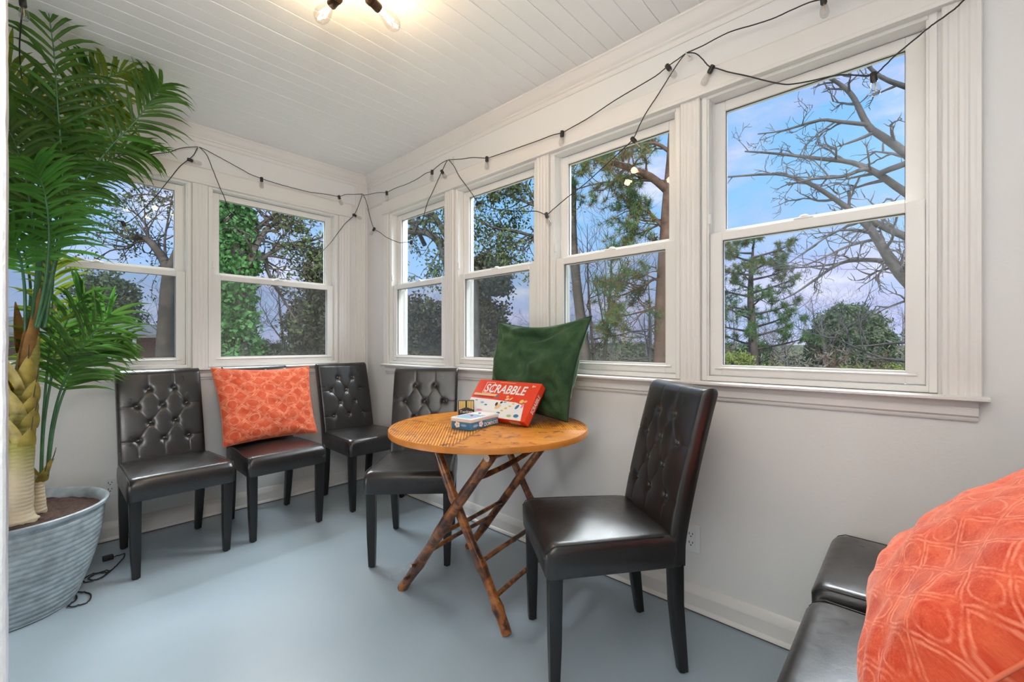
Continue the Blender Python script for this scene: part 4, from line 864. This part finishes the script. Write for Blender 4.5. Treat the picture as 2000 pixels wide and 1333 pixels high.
for i, h in enumerate(HOOKS):
    onback = abs(h[1]-3.268) < .01
    o = empty('wall_hook', h)
    d = Vector((0, -1, 0)) if onback else Vector((-1, 0, 0)); s = Vector((1, 0, 0)) if onback else Vector((0, 1, 0)); back = (BY-.002) if onback else RX
    dep = (back-h[1]) if onback else (RX-h[0])
    M_ = Matrix(((s.x, d.x, 0, 0), (s.y, d.y, 0, 0), (0, 0, 1, 0), (0, 0, 0, 1)))
    MB().box(-.008, .008, -dep, -dep+.004, -.012, .034, .0015, M=M_).build('backplate', 'clear_hook', o, 40)
    MB().tube([M_ @ Vector(q) for q in ((0, -dep+.003, .004), (0, -.003, -.006), (0, .004, -.006), (0, .008, .004))], .0022, 6).build('hook', 'clear_hook', o, True)
    tag(o, ('small clear adhesive hook above the gap between the two back windows', 'small clear adhesive hook by the room corner', 'small clear adhesive hook above the two narrow-looking windows next to the corner', 'small clear adhesive hook above the gap beside the rightmost window')[i], 'hook', 'clear hooks for the string lights')

# ================================================================ ceiling light
simple('bronze', (.055, .028, .014), .38, metal=.7)
m, g, b = material('glowing_filament'); b.inputs['Emission Color'].default_value = (1, .72, .34, 1); b.inputs['Emission Strength'].default_value = 60; g.put(b.inputs['Base Color'], (1, .7, .3))
fx = Vector((.735, 1.425, 2.352)); root = empty('ceiling_light', fx); tag(root, 'bronze ceiling light with glowing clear filament bulbs', 'ceiling light')
MB().lathe([(.062, CZ-.002-fx.z), (.062, CZ-.022-fx.z), (.050, CZ-.028-fx.z), (.012, CZ-.032-fx.z)], 28).build('canopy', 'bronze', root, 40)
MB().tube([(0, 0, CZ-.03-fx.z), (0, 0, -.012)], .008, 10).lathe([(.0, -.022), (.018, -.016), (.022, 0), (.018, .016), (0, .022)], 16).build('stem', 'bronze', root, 40)
def arm(d, z, L, lamp=True):
    d = Vector(d).normalized(); c = Vector((0, 0, z))
    a = MB().tube([c, c+d*L], .0058, 10).build('arm', 'bronze', root, 40)
    MB().lathe([(.010, L-.004), (.0195, L-.002), (.0195, L+.010), (.0175, L+.012), (.0175, L+.046), (.0150, L+.050)], 18, c, d).build('socket', 'bronze', a, 40)
    gb = MB().lathe([(.0125, L+.048), (.0135, L+.058), (.018, L+.075), (.0270, L+.105), (.0290, L+.122), (.0255, L+.140), (.0150, L+.154), (0, L+.158)], 22, c, d).build('bulb', 'bulb_glass', a, True)
    q = Vector((0, 0, 1)).rotation_difference(d); mb = MB()
    for k in range(6):
        an = PI*k/3; an2 = an+.5; mb.tube([c+q @ Vector((.004*math.cos(an), .004*math.sin(an), L+.060)), c+q @ Vector((.0115*math.cos(an2), .0115*math.sin(an2), L+.120))], .0024, 5)
    mb.build('filament', 'glowing_filament', a, True)
    p = fx+c+d*(L+.10); l = light('bulb_light', 'POINT', p, energy=3.0, color=(1, .68, .36), shadow_soft_size=.022)
arm((-.01, 1, -.02), 0, .105); arm((.93, .30, -.02), .0, .085); arm((.02, -1, -.02), .0, .105); arm((-.93, -.30, -.02), .0, .085)
MB().tube([(-.10, .06, .030), (.145, -.02, .030)], .0052, 10).build('cross_rod', 'bronze', root, 40)

# ================================================================ floor cords
def cordobj(path, r, label, plug=None):
    p0 = Vector(path[0]); o = empty('power_cord', (p0.x, p0.y, 0)); tag(o, label, 'cord')
    pts = [Vector((p.x, p.y, .0045+.003*(i % 7 == 3)))-Vector((p0.x, p0.y, 0)) for i, p in enumerate(catm(path, 5))]
    MB().tube(pts, r, 6).build('cable', 'black_cord', o, True)
    if plug:
        a, b_ = (Vector(q)-Vector((p0.x, p0.y, 0)) for q in plug); d = (b_-a); L = d.length; q = Matrix.Translation((a+b_)/2) @ d.to_track_quat('X', 'Z').to_matrix().to_4x4()
        MB().box(-L/2, L/2, -.014, .014, -.011, .011, .003, M=q).build('plug', 'black_plastic', o, 40)
cordobj(CORD1, .0028, 'black power cord with a plug, coiled on the floor by the planter', PLUG)
cordobj(CORD2, .0030, 'small loop of black cord on the floor nearest the camera beside the planter')

# ================================================================ outdoors
def pmat(name, a, b_, sc=4, rough=.8, bump=0):
    m, g, b = material(name); o_ = g.obj(); g.put(b.inputs['Base Color'], g.ramp(g.noise(o_, sc, 4, .6), [(.32, a), (.68, b_)])); b.inputs['Roughness'].default_value = rough; b.inputs['Specular IOR Level'].default_value = .2
    if bump: g.put(b.inputs['Normal'], g.bump(g.noise(o_, sc*3, 4), bump, .02))
pmat('bark_grey', (.085, .080, .082), (.185, .170, .168), 3, bump=.5); pmat('bark_dark', (.075, .062, .055), (.165, .135, .115), 4, bump=.5); pmat('bark_red', (.115, .070, .050), (.23, .14, .105), 5, bump=.5)
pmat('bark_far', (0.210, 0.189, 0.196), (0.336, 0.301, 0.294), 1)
pmat('leaf_ivy', (0.040, 0.132, 0.035), (0.121, 0.297, 0.088), 9, .55); pmat('leaf_oak', (0.060, 0.102, 0.037), (0.153, 0.187, 0.068), 5); pmat('needle', (0.063, 0.153, 0.063), (0.180, 0.288, 0.099), 2.5); pmat('needle_brown', (0.168, 0.140, 0.042), (0.420, 0.308, 0.098), 2)
pmat('needle_dark', (.060, .066, .040), (.165, .160, .100), 1.2); pmat('leaf_light', (0.156, 0.234, 0.046), (0.390, 0.429, 0.104), 1.5); pmat('leaf_yellow', (.75, .58, .05), (.9, .75, .1), 3); pmat('cedar', (0.070, 0.130, 0.070), (0.200, 0.260, 0.140), 1.0)
pmat('twig_red', (0.280, 0.154, 0.112), (0.462, 0.280, 0.196), 1); pmat('grass', (0.140, 0.147, 0.063), (0.294, 0.266, 0.126), .25); pmat('hill_wood', (0.145, 0.145, 0.093), (0.340, 0.297, 0.221), .35)
def tubes(P0, P1, R0, R1, n=4):
    P0, P1 = np.asarray(P0, float), np.asarray(P1, float); d = P1-P0; L = np.linalg.norm(d, axis=1, keepdims=True); d = d/np.maximum(L, 1e-9)
    ref = np.where(np.abs(d[:, 2:3]) > .9, np.array([[1., 0, 0]]), np.array([[0, 0, 1.]])); u = np.cross(d, ref); u /= np.linalg.norm(u, axis=1, keepdims=True); w = np.cross(d, u)
    a = 2*PI*np.arange(n)/n; c = np.cos(a)[None, :, None]; s = np.sin(a)[None, :, None]; ring = u[:, None, :]*c+w[:, None, :]*s
    V = np.concatenate([P0[:, None, :]+ring*np.asarray(R0)[:, None, None], P1[:, None, :]+ring*np.asarray(R1)[:, None, None]], 1)   # m,2n,3
    k = np.arange(n); f = np.stack([k, (k+1) % n, (k+1) % n+n, k+n], 1); F = (np.arange(len(P0))*2*n)[:, None, None]+f[None]
    return V.reshape(-1, 3), F.reshape(-1, 4)
class Tree:
    def __init__(s, seed): s.r = np.random.RandomState(seed); s.seg = []; s.tips = []
    def limb(s, pts, rad, twigs=0, tl=.6, depth=2, up=.1, start=.15, spread=.9, sub=3):
        P_ = catm(pts, sub); n = len(P_); R = np.interp(np.linspace(0, 1, n), np.linspace(0, 1, len(rad)), rad)
        for i in range(n-1): s.seg.append((P_[i], P_[i+1], R[i], R[i+1]))
        s.tips.append(P_[-1])
        for k in range(twigs):
            t = start+(1-start)*(k+s.r.rand())/twigs; f = t*(n-1); i = min(int(f), n-2); p = P_[i].lerp(P_[i+1], f-i); tg = (P_[i+1]-P_[i]).normalized()
            s.branch(p, tg, min(R[i]*.6, .03), tl*(1.25-.7*t)*s.r.uniform(.5, 1.2), depth, up, spread)
    def branch(s, p, tg, r, L, depth, up=.1, spread=.9):
        rv = Vector(s.r.normal(size=3)); rv = (rv-tg*rv.dot(tg)).normalized(); d = (tg*(1-spread*.35)+rv*spread+Vector((0, 0, up))).normalized()
        n = 5; st = L/n; q = Vector(p); pts = [q]
        for i in range(n):
            d = (d+Vector(s.r.normal(size=3))*.16+Vector((0, 0, up*.35))).normalized(); q2 = q+d*st; r0, r1 = r*(1-i/n*.8), r*(1-(i+1)/n*.8)
            s.seg.append((q, q2, max(r0, .0035), max(r1, .0025))); q = q2; pts.append(q)
            if depth > 0 and i >= 1:
                if s.r.rand() < .72: s.branch(q, d, r*.55, L*s.r.uniform(.4, .75), depth-1, up, spread)
        s.tips.append(q)
        if depth == 0: s.tips += pts[2:-1]
    def wood(s, name, mat, parent, n=5, far=False):
        a = s.seg; V, F = tubes([tuple(x[0]) for x in a], [tuple(x[1]) for x in a], [x[2] for x in a], [x[3] for x in a], n)
        O = np.array(parent.location); return np_mesh(name, V-O, F, mat, parent, True)
def leaves(rs, C, n, spread, size, asp=.5):
    """n small pointed leaf blades round every centre"""
    C = np.repeat(np.asarray(C, float), n, 0); C = C+rs.normal(size=C.shape)*spread; m = len(C)
    d = rs.normal(size=(m, 3)); d /= np.linalg.norm(d, axis=1, keepdims=True); u = np.cross(d, rs.normal(size=(m, 3))); u /= np.linalg.norm(u, axis=1, keepdims=True)
    L = size*rs.uniform(.6, 1.3, (m, 1)); V = np.stack([C-d*L*.5, C+u*L*asp*.5, C+d*L*.5, C-u*L*asp*.5], 1)
    F = np.arange(4*m).reshape(m, 4); return V.reshape(-1, 3), F
def needles(rs, C, n, L, w=.006, axis=None, updir=.2):
    """a spray of n thin needles from every tuft centre"""
    C = np.repeat(np.asarray(C, float), n, 0); m = len(C); d = rs.normal(size=(m, 3)); d[:, 2] += updir; d /= np.linalg.norm(d, axis=1, keepdims=True)
    u = np.cross(d, rs.normal(size=(m, 3))); u /= np.linalg.norm(u, axis=1, keepdims=True); l = L*rs.uniform(.6, 1.2, (m, 1))
    V = np.stack([C-u*w, C+u*w, C+d*l+u*w*.3, C+d*l-u*w*.3], 1); return V.reshape(-1, 3), np.arange(4*m).reshape(m, 4)
def foliage(name, VF, mat, parent):
    o = np_mesh(name, VF[0]-np.array(parent.location), VF[1], mat, parent); o['kind'] = 'stuff'; return o
def pt(p): return tuple(p)
G0 = -1.75
gd = MB(); 
N_ = 60
for j in range(N_+1):
    for i in range(N_+1):
        x = -40+170*i/N_; y = -60+190*j/N_; r = math.hypot(x, y); z = G0+.25*mnoise.noise(Vector((x*.06, y*.06, 0)))+max(0, r-60)*.035
        if -6 < x < 4 and -6 < y < 5: z = G0
        gd.v.append((x, y, z))
for j in range(N_):
    for i in range(N_): a = j*(N_+1)+i; gd.f.append((a, a+1, a+N_+2, a+N_+1))
go = gd.build('ground', 'grass', None, True); go['kind'] = 'structure'

# --- oak whose limbs sweep in from the right
rt = empty('bare_oak', (8.0, -1.2, G0)); tag(rt, 'large bare tree whose limbs sweep across the rightmost window', 'tree')
T = Tree(5)
for pts, rad in OAK_LIMBS: T.limb(pts, rad, 9 if rad[0] > .03 else 6, .55, 2, .05, .12)
base = Vector((8.0, -1.2, G0-.1))
T.limb([base, base+Vector((-.1, .05, 1.8)), base+Vector((-.25, .1, 3.2)), base+Vector((-.2, .2, 5.0)), base+Vector((0, .1, 7.5))], [.30, .25, .22, .17, .10], 6, 2.2, 2, .3, .5)
for pts, rad in OAK_LIMBS:
    p = Vector(pts[0])
    if rad[0] >= .04: T.limb([base+Vector((-.2, .12, max(1.2, p.z-G0-.7))), p.lerp(base+Vector((-.2, .12, p.z-G0)), .4), p], [rad[0]*1.3, rad[0]*1.1, rad[0]], 0)
T.wood('branches', 'bark_grey', rt, 6)
# --- left yard tree
rt = empty('yard_tree', (2.0, 11.3, G0)); tag(rt, 'tree with a thick leaning trunk and few leaves seen through the leftmost window', 'tree')
T = Tree(8)
for i, (pts, rad) in enumerate(LEFT_TREE): T.limb(pts, [.78*q for q in rad], 0 if i == 0 else 10, .75, 2, .05, .1)
T.wood('branches', 'bark_dark', rt, 6); rs = np.random.RandomState(3)
tp = [pt(p) for p in T.tips]; sel = [tp[i] for i in rs.permutation(len(tp))[:len(tp)//4]]
foliage('foliage', leaves(rs, sel, 3, .06, .07, .6), 'leaf_oak', rt)
# --- ivy clad trunk
b0 = IVY_TRUNK[0]; rt = empty('ivy_tree', (b0[0], b0[1], G0)); tag(rt, 'tall trunk wrapped in dense green ivy', 'tree')
T = Tree(12); path = [(b0[0], b0[1], G0)]+IVY_TRUNK+[(IVY_TRUNK[-1][0]-.2, IVY_TRUNK[-1][1]+.1, 7.5)]
T.limb(path, [.24, .22, .21, .20, .19, .17, .15, .11], 0)
for pts, rad in IVY_LIMBS: T.limb(pts, rad, 9, .5, 2, .02, .1)
for k in range(7): T.branch(Vector(IVY_TRUNK[-1])+Vector((0, 0, .25*k)), Vector((.5*math.cos(k*2.3), .5*math.sin(k*2.3), .5)), .04, 1.3, 2, .1)
T.wood('branches', 'bark_dark', rt, 6); rs = np.random.RandomState(4)
pp_ = catm(path, 8); cs = []
for i in range(2600):
    f = rs.rand()*(len(pp_)-1); i0 = int(f); c = pp_[i0].lerp(pp_[min(i0+1, len(pp_)-1)], f-i0); a = rs.rand()*2*PI
    r = .235+.045*math.sin(c.z*3+a)+.03*math.sin(c.z*9+a*3)+rs.normal()*.025; cs.append((c.x+r*math.cos(a), c.y+r*math.sin(a), c.z))
foliage('ivy', leaves(rs, cs, 7, .045, .075, .85), 'leaf_ivy', rt)
tp = [pt(p) for p in T.tips if p.x > b0[0]+.3]; sel = [tp[i] for i in rs.permutation(len(tp))[:len(tp)//3]]
foliage('foliage', leaves(rs, sel, 3, .06, .07, .6), 'leaf_oak', rt)
# --- grey limbs in the window next to the corner
p_ = MAPLE_LIMBS[0][0][0]; rt = empty('grey_limbed_tree', (p_[0]+.5, p_[1]-.2, G0)); tag(rt, 'tree with thick grey limbs behind the right-wall window nearest the corner', 'tree')
T = Tree(15)
for pts, rad in MAPLE_LIMBS: T.limb(pts, rad, 9, .8, 2, .0, .1)
q = Vector(p_); q2 = Vector(MAPLE_LIMBS[1][0][0]); T.limb([(q.x+.5, q.y-.2, G0), (q.x+.45, q.y-.25, .6), q2*.5+q*.5+Vector((.3, -.15, -.3)), q2], [.2, .17, .14, .10], 0); T.limb([(q.x+.45, q.y-.25, .6), q], [.15, .10], 0)
T.wood('branches', 'bark_grey', rt, 6); rs = np.random.RandomState(6)
tp = [pt(p) for p in T.tips]; sel = [tp[i] for i in rs.permutation(len(tp))[:len(tp)//3]]
foliage('foliage', leaves(rs, sel, 4, .08, .085, .55), 'leaf_oak', rt)
# --- pine limb tree between windows 2 and 3
p_ = BRANCH_W2[0][0][0]; rt = empty('leafy_limbed_tree', (p_[0]+.2, p_[1]-.3, G0)); tag(rt, 'tree with long leafy limbs behind the second right-wall window from the corner', 'tree')
T = Tree(18); T.limb([(p_[0]+.2, p_[1]-.3, G0), (p_[0]+.15, p_[1]-.2, .5), p_, (p_[0], p_[1], 4.2)], [.15, .12, .09, .05], 0)
for pts, rad in BRANCH_W2: T.limb(pts, rad, 11, .7, 2, .0, .1)
T.wood('branches', 'bark_dark', rt, 5); rs = np.random.RandomState(7)
tp = [pt(p) for p in T.tips]; sel = [tp[i] for i in rs.permutation(len(tp))[:int(len(tp)*.42)]]
foliage('foliage', leaves(rs, sel, 4, .07, .085, .5), 'leaf_oak', rt)
# --- pine at the right edge of window 3
b0 = PINE_TRUNK[0]; rt = empty('pine_tree', (b0[0], b0[1], G0)); tag(rt, 'pine with a reddish limb, trunk at the right edge of the third right-wall window', 'tree')
T = Tree(22); T.limb([(b0[0], b0[1], G0)]+PINE_TRUNK+[(PINE_TRUNK[-1][0]+.1, PINE_TRUNK[-1][1], 7.5)], [.17, .155, .15, .145, .14, .13, .12, .08], 0)
for pts, rad in PINE_LIMBS: T.limb(pts, rad, 12, .55, 2, .06, .15)
T.wood('branches', 'bark_red', rt, 6); rs = np.random.RandomState(9)
tp = np.array([pt(p) for p in T.tips]); k = rs.rand(len(tp))
foliage('needles', needles(rs, tp[k < .50], 13, .11, .004), 'needle', rt); foliage('brown_needles', needles(rs, tp[(k >= .50) & (k < .68)], 15, .11, .004), 'needle_brown', rt)
# --- generic free-standing trees
def bare_tree(name, seed, H, r, mat, parent_loc, fork=.35, nb=9, depth=3, spread=.75, nside=4):
    rt = empty(name, parent_loc); T = Tree(seed); b_ = Vector(parent_loc); rr_ = np.random.RandomState(seed)
    def lean(h): return b_+Vector((.04*H*math.sin(h*2+seed), .04*H*math.cos(h*2.4+seed), h*H))
    T.limb([lean(t) for t in (0, .2, .4, .6, .8, 1)], [r, r*.85, r*.7, r*.5, r*.3, r*.08], 0)
    for k in range(nb):
        t = fork+(1-fork)*(k+.4)/nb; T.branch(lean(t), Vector((rr_.normal(), rr_.normal(), .9)).normalized(), r*.5*(1.1-t), H*(.55-.35*t), depth, .22, spread)
    T.wood('branches', mat, rt, nside); return rt, T
def crown(rs, c, rad, n, surf=.75):
    """points in a lumpy ellipsoid"""
    v = rs.normal(size=(n, 3)); v /= np.linalg.norm(v, axis=1, keepdims=True); r = rs.uniform(surf, 1, (n, 1))**.6
    lump = 1+.16*np.sin(v[:, :1]*7+c[0])*np.sin(v[:, 1:2]*6+c[1])+.10*np.sin(v[:, 2:]*11+c[0]*2)
    return np.array(c)+v*r*lump*np.array(rad)
def bush(name, label, loc, crowns, mat, n, size, asp, seed, group=None, trunk_h=None, bark='bark_dark', cat='tree', ndl=False, surf=.4):
    rt = empty(name, loc); tag(rt, label, cat, group); rs = np.random.RandomState(seed); T = Tree(seed); b_ = Vector(loc)
    for c, rad in crowns: T.limb([b_, b_.lerp(Vector(c), .5)+Vector((.05, .05, .1)), Vector(c)+Vector((0, 0, rad[2]*.6))], [.12, .10, .03] if trunk_h is None else trunk_h, 12, max(rad)*.9, 1, .1, .3)
    T.wood('stem', bark, rt, 4)
    tot = sum(a*b2*c2 for _, (a, b2, c2) in crowns)**.67
    P_ = np.concatenate([crown(rs, c, rad, int(n*(rad[0]*rad[1]*rad[2])**.67/tot), surf) for c, rad in crowns])
    foliage('foliage', needles(rs, P_, 6, size, size*.07, updir=.3) if ndl else leaves(rs, P_, 3, size*.5, size, asp), mat, rt); return rt
# dark evergreens that fill the lower halves of the windows near the corner
bush('evergreen_tree', 'dark olive evergreen filling the lower right-wall window pane nearest the corner', (8.6, 11.9, G0), [((8.5, 12.0, -.2), (1.3, 1.3, 1.3)), ((8.9, 11.3, 1.3), (1.2, 1.2, 1.2)), ((8.2, 12.6, 1.5), (1.1, 1.0, 1.2))], 'needle_dark', 6200, .15, .5, 31)
bush('evergreen_tree', 'dark evergreen in the lower pane of the second right-wall window, left of the green pillow', (10.2, 10.4, G0), [((10.2, 10.6, -.2), (1.4, 1.4, 1.2)), ((10.0, 10.7, 1.3), (1.05, 1.1, 1.5)), ((9.9, 10.3, 3.3), (.9, .9, .8))], 'needle_dark', 6800, .15, .5, 32)
bush('pine_tree', 'dark drooping evergreen at the right side of the second back window', (6.1, 14.2, G0), [((6.1, 14.2, -.2), (1.0, 1.2, 1.3)), ((6.0, 14.0, 1.6), (.9, 1.0, 1.0)), ((6.4, 13.9, 3.3), (.9, .9, 1.0))], 'needle_dark', 5200, .15, .5, 33)
bush('conifer_shrub', 'small bright green cone-shaped shrub beside the ivy trunk', (3.82, 12.1, G0), [((3.82, 12.1, -.6), (.35, .35, 1.05)), ((3.82, 12.1, .5), (.2, .2, .75))], 'needle', 1500, .09, .5, 34, cat='shrub')
bush('evergreen_tree', 'distant green tree left of the leaning trunk in the leftmost window', (2.6, 27, G0), [((2.4, 27.5, 1.0), (1.7, 1.6, 1.7)), ((2.1, 27, 3.0), (1.2, 1.2, 1.2))], 'cedar', 3000, .22, .5, 35)
# open pine in the right window and the dome cedar
rt = empty('open_pine', (27.8, 6.7, G0)); tag(rt, 'open branched pine at the left of the rightmost window', 'tree'); T = Tree(41); b_ = Vector((27.8, 6.7, G0))
T.limb([b_, b_+Vector((0, .1, 3)), b_+Vector((-.1, .2, 6)), b_+Vector((.1, .1, 8.4))], [.28, .24, .16, .05], 0)
for k in range(26):
    h = 2.0+6.3*k/25; a = k*2.4; Lb = (2.9 if h < 4.2 else 2.5)*(1.05-.35*(h/8.5)); d = Vector((math.cos(a), math.sin(a), .22)); p0 = b_+Vector((0, .1, h))
    T.limb([p0, p0+d*Lb*.5, p0+d*Lb+Vector((0, 0, .1))], [.07, .05, .015], 6, .8, 1, .1, .35)
T.wood('branches', 'bark_dark', rt, 4); rs = np.random.RandomState(42); tp = np.array([pt(p) for p in T.tips]); k = rs.rand(len(tp)); hi = tp[:, 2] > 4.6
foliage('needles', needles(rs, tp[k < .9], 13, .26, .012), 'needle', rt); foliage('brown_needles', needles(rs, tp[(k >= .72) & hi], 14, .26, .012), 'needle_brown', rt)
bush('cedar_tree', 'rounded dark cedar in the middle of the rightmost window', (43.5, 3.9, G0), [((43.5, 4.6, 1.0), (2.6, 2.0, 2.6)), ((43.5, 2.9, .9), (2.4, 2.0, 2.5)), ((43.2, 3.9, 2.4), (2.0, 1.9, 1.7))], 'cedar', 7000, .26, .5, 43, surf=.6)
bush('yellow_green_shrub', 'yellow-green shrub low at the left of the rightmost window', (22.0, 6.2, G0), [((22.0, 6.3, -.3), (1.1, 1.2, 1.1)), ((22.6, 4.9, -.6), (1.0, 1.0, .8))], 'leaf_light', 2600, .13, .5, 44, cat='shrub')
bush('yellow_green_shrub', 'yellow-green shrub low at the right of the rightmost window', (27.5, 1.6, G0), [((27.5, 2.0, -.8), (1.1, 1.3, .75)), ((27.0, .4, -.8), (1.1, 1.2, .9))], 'leaf_light', 2400, .14, .5, 45, cat='shrub')
rt, T = bare_tree('bare_shrub', 51, 2.7, .05, 'twig_red', (24.6, 2.75, G0), .05, 16, 2, .8, 3); tag(rt, 'reddish bare shrub in front of the rounded cedar', 'shrub')
rt, T = bare_tree('bare_shrub', 52, 2.3, .05, 'twig_red', (23.8, 1.2, G0), .05, 16, 2, .9, 3); tag(rt, 'reddish bare shrub at the right of the rightmost window', 'shrub')
rt, T = bare_tree('bare_tree', 53, 6.2, .16, 'bark_grey', (21.5, .05, G0), .3, 10, 3, .8, 4); tag(rt, 'slender bare tree at the right edge of the rightmost window', 'tree')
rt, T = bare_tree('bare_tree', 54, 7.6, .10, 'bark_dark', (14.9, 9.2, G0), .3, 10, 3, .65, 4); tag(rt, 'bare two-stemmed tree at the left of the third right-wall window', 'tree')
rt, T = bare_tree('bare_tree', 57, 7.2, .12, 'bark_dark', (15.6, 9.3, G0), .35, 9, 3, .65, 4); tag(rt, 'thin bare tree beside the utility pole in the third right-wall window', 'tree')
rt, T = bare_tree('bare_tree', 58, 6.0, .12, 'bark_grey', (17.8, 8.6, G0), .2, 11, 3, .8, 4); tag(rt, 'bare branching tree in the middle of the third right-wall window', 'tree')
rt, T = bare_tree('bare_tree', 59, 5.4, .10, 'bark_grey', (6.3, 17.5, G0), .2, 10, 3, .8, 4); tag(rt, 'bare tree in the lower pane of the second back window', 'tree')
rt, T = bare_tree('bare_tree', 60, 5.0, .08, 'bark_grey', (3.3, 19.0, G0), .2, 10, 3, .8, 4); tag(rt, 'thin bare tree left of the leaning trunk in the leftmost window', 'tree')
# utility pole with its grey transformer can
simple('can_grey', (.42, .46, .50), .5); simple('siding', (.55, .55, .56), .6, var=.1); simple('white_trim', (.72, .72, .72), .5); simple('dark_glass', (.04, .05, .06), .15); simple('blue_tarp', (.35, .55, .85), .5, var=.2)
rt = empty('utility_pole', (21.0, 14.15, G0)); tag(rt, 'utility pole with a grey transformer can behind the third right-wall window', 'pole')
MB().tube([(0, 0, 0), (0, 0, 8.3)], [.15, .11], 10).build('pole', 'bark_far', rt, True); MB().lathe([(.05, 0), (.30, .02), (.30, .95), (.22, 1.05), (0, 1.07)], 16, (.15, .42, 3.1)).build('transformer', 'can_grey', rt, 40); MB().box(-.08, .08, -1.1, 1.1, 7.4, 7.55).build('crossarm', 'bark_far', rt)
# woods on the slope behind: bare trees and evergreens, copied
rs = np.random.RandomState(77); protos = []
for i in range(4):
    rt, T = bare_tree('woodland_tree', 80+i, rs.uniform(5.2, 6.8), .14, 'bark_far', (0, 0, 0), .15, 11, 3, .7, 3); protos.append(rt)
ever = []
for i in range(2):
    ever.append(bush('woodland_evergreen', 'x', (0, 0, 0), [((0, 0, 2.0), (1.5, 1.5, 1.7)), ((.2, 0, 3.4), (1.0, 1.0, 1.4))], ('needle_dark', 'cedar')[i], 1500, .30, .5, 90+i))
used = set(); k = 0
for i in range(74):
    ang = math.radians(1.0+ (88.0*(i+rs.rand())/74)); R_ = rs.uniform(38, 70)
    x, y = R_*math.cos(ang), R_*math.sin(ang); ev = rs.rand() < .30
    pr = ever[rs.randint(2)] if ev else protos[rs.randint(4)]
    if id(pr) in used: o = copy_tree(pr)
    else: o = pr; used.add(id(pr))
    z = G0+max(0, R_-60)*.035-.15
    s = rs.uniform(.6, .9) if ev else rs.uniform(.8, 1.15); o.location = (x, y, z); o.scale = (s*1.25, s*1.25, s*.9 if ev else s); o.rotation_euler = (0, 0, rs.rand()*6.28)
    tag(o, 'evergreen tree far off in the grey woods beyond the yard' if ev else 'bare tree far off in the grey woods beyond the yard', 'tree', 'distant evergreens' if ev else 'distant bare trees')
# thicket along the foot of the woods
P_ = []
for i in range(9000):
    a = math.radians(rs.uniform(0, 90)); r = rs.uniform(30, 76); P_.append((r*math.cos(a), r*math.sin(a), G0+max(0, r-60)*.035+abs(rs.normal())*1.25))
o = np_mesh('underbrush', *leaves(rs, P_, 5, .45, .42, .22), 'hill_wood'); tag(o, 'tangle of brown underbrush along the edge of the woods', 'underbrush', kind='stuff')
# brick house on the left
m, g, b = material('brick'); ox, oy, oz = g.sep(g.obj()); br = g.new('ShaderNodeTexBrick', {'Vector': g.comb(g.m('ADD', ox, oy), oz, 0.0), 'Color1': (.30, .105, .075), 'Color2': (.22, .075, .055), 'Mortar': (.34, .30, .27), 'Scale': 4.0, 'Mortar Size': .012}); g.put(b.inputs['Base Color'], br.outputs[0]); b.inputs['Roughness'].default_value = .85
simple('shingles', (.30, .29, .28), .85, var=.15, vscale=5)
rt = empty('brick_house', (-.4, 19.0, G0)); tag(rt, 'low red brick house with a grey roof behind the leftmost window', 'house')
MB().box(-6, 4.0, 0, 6, 0, 3.08).build('wall', 'brick', rt)
rf = MB(); rf.v = [(-6.4, -.45, 3.05), (4.4, -.45, 3.05), (4.4, 6.45, 3.05), (-6.4, 6.45, 3.05), (-4.5, 3, 3.75), (2.6, 3, 3.75), (-6.4, -.45, 3.17), (4.4, -.45, 3.17), (4.4, 6.45, 3.17), (-6.4, 6.45, 3.17)]
rf.f = [(0, 1, 2, 3), (0, 1, 7, 6), (1, 2, 8, 7), (2, 3, 9, 8), (3, 0, 6, 9), (6, 7, 5, 4), (7, 8, 5), (8, 9, 4, 5), (9, 6, 4)]
rf.build('roof', 'shingles', rt); MB().box(.3, .9, 2.6, 3.3, 3.4, 4.2).build('chimney', 'brick', rt)
for x0 in (-4.6, -2.2):
    wf = MB().box(x0, x0+1.0, -.04, .02, .9, 2.3).build('window_frame', 'white_trim', rt); MB().box(x0+.07, x0+.46, -.05, .0, .97, 2.23).box(x0+.54, x0+.93, -.05, .0, .97, 2.23).build('window_pane', 'dark_glass', wf)
for x0 in (-.4, .3, 1.9, 2.5): MB().box(x0, x0+.09, -.40, -.31, 0, 3.05).build('porch_post', 'white_trim', rt)
rt = empty('tarp_cover', (9.0, 25.6, G0)); tag(rt, 'pale blue cover low in the yard, seen at the bottom of the second back window', 'cover')
mb = MB()
for j in range(9):
    for i in range(13):
        u, v = i/12*2-1, j/8*2-1; mb.v.append((u*1.1, v*.8, 1.05+1.0*max(0, 1-u*u)**.5*max(0, 1-v*v)**.5+.06*math.sin(u*9+v*4)))
for j in range(8):
    for i in range(12): a = j*13+i; mb.f.append((a, a+1, a+14, a+13))
mb.build('sheet', 'blue_tarp', rt, True); MB().box(-.95, .95, -.65, .65, 0, 1.2, .08).build('covered_load', 'blue_tarp', rt, 40)
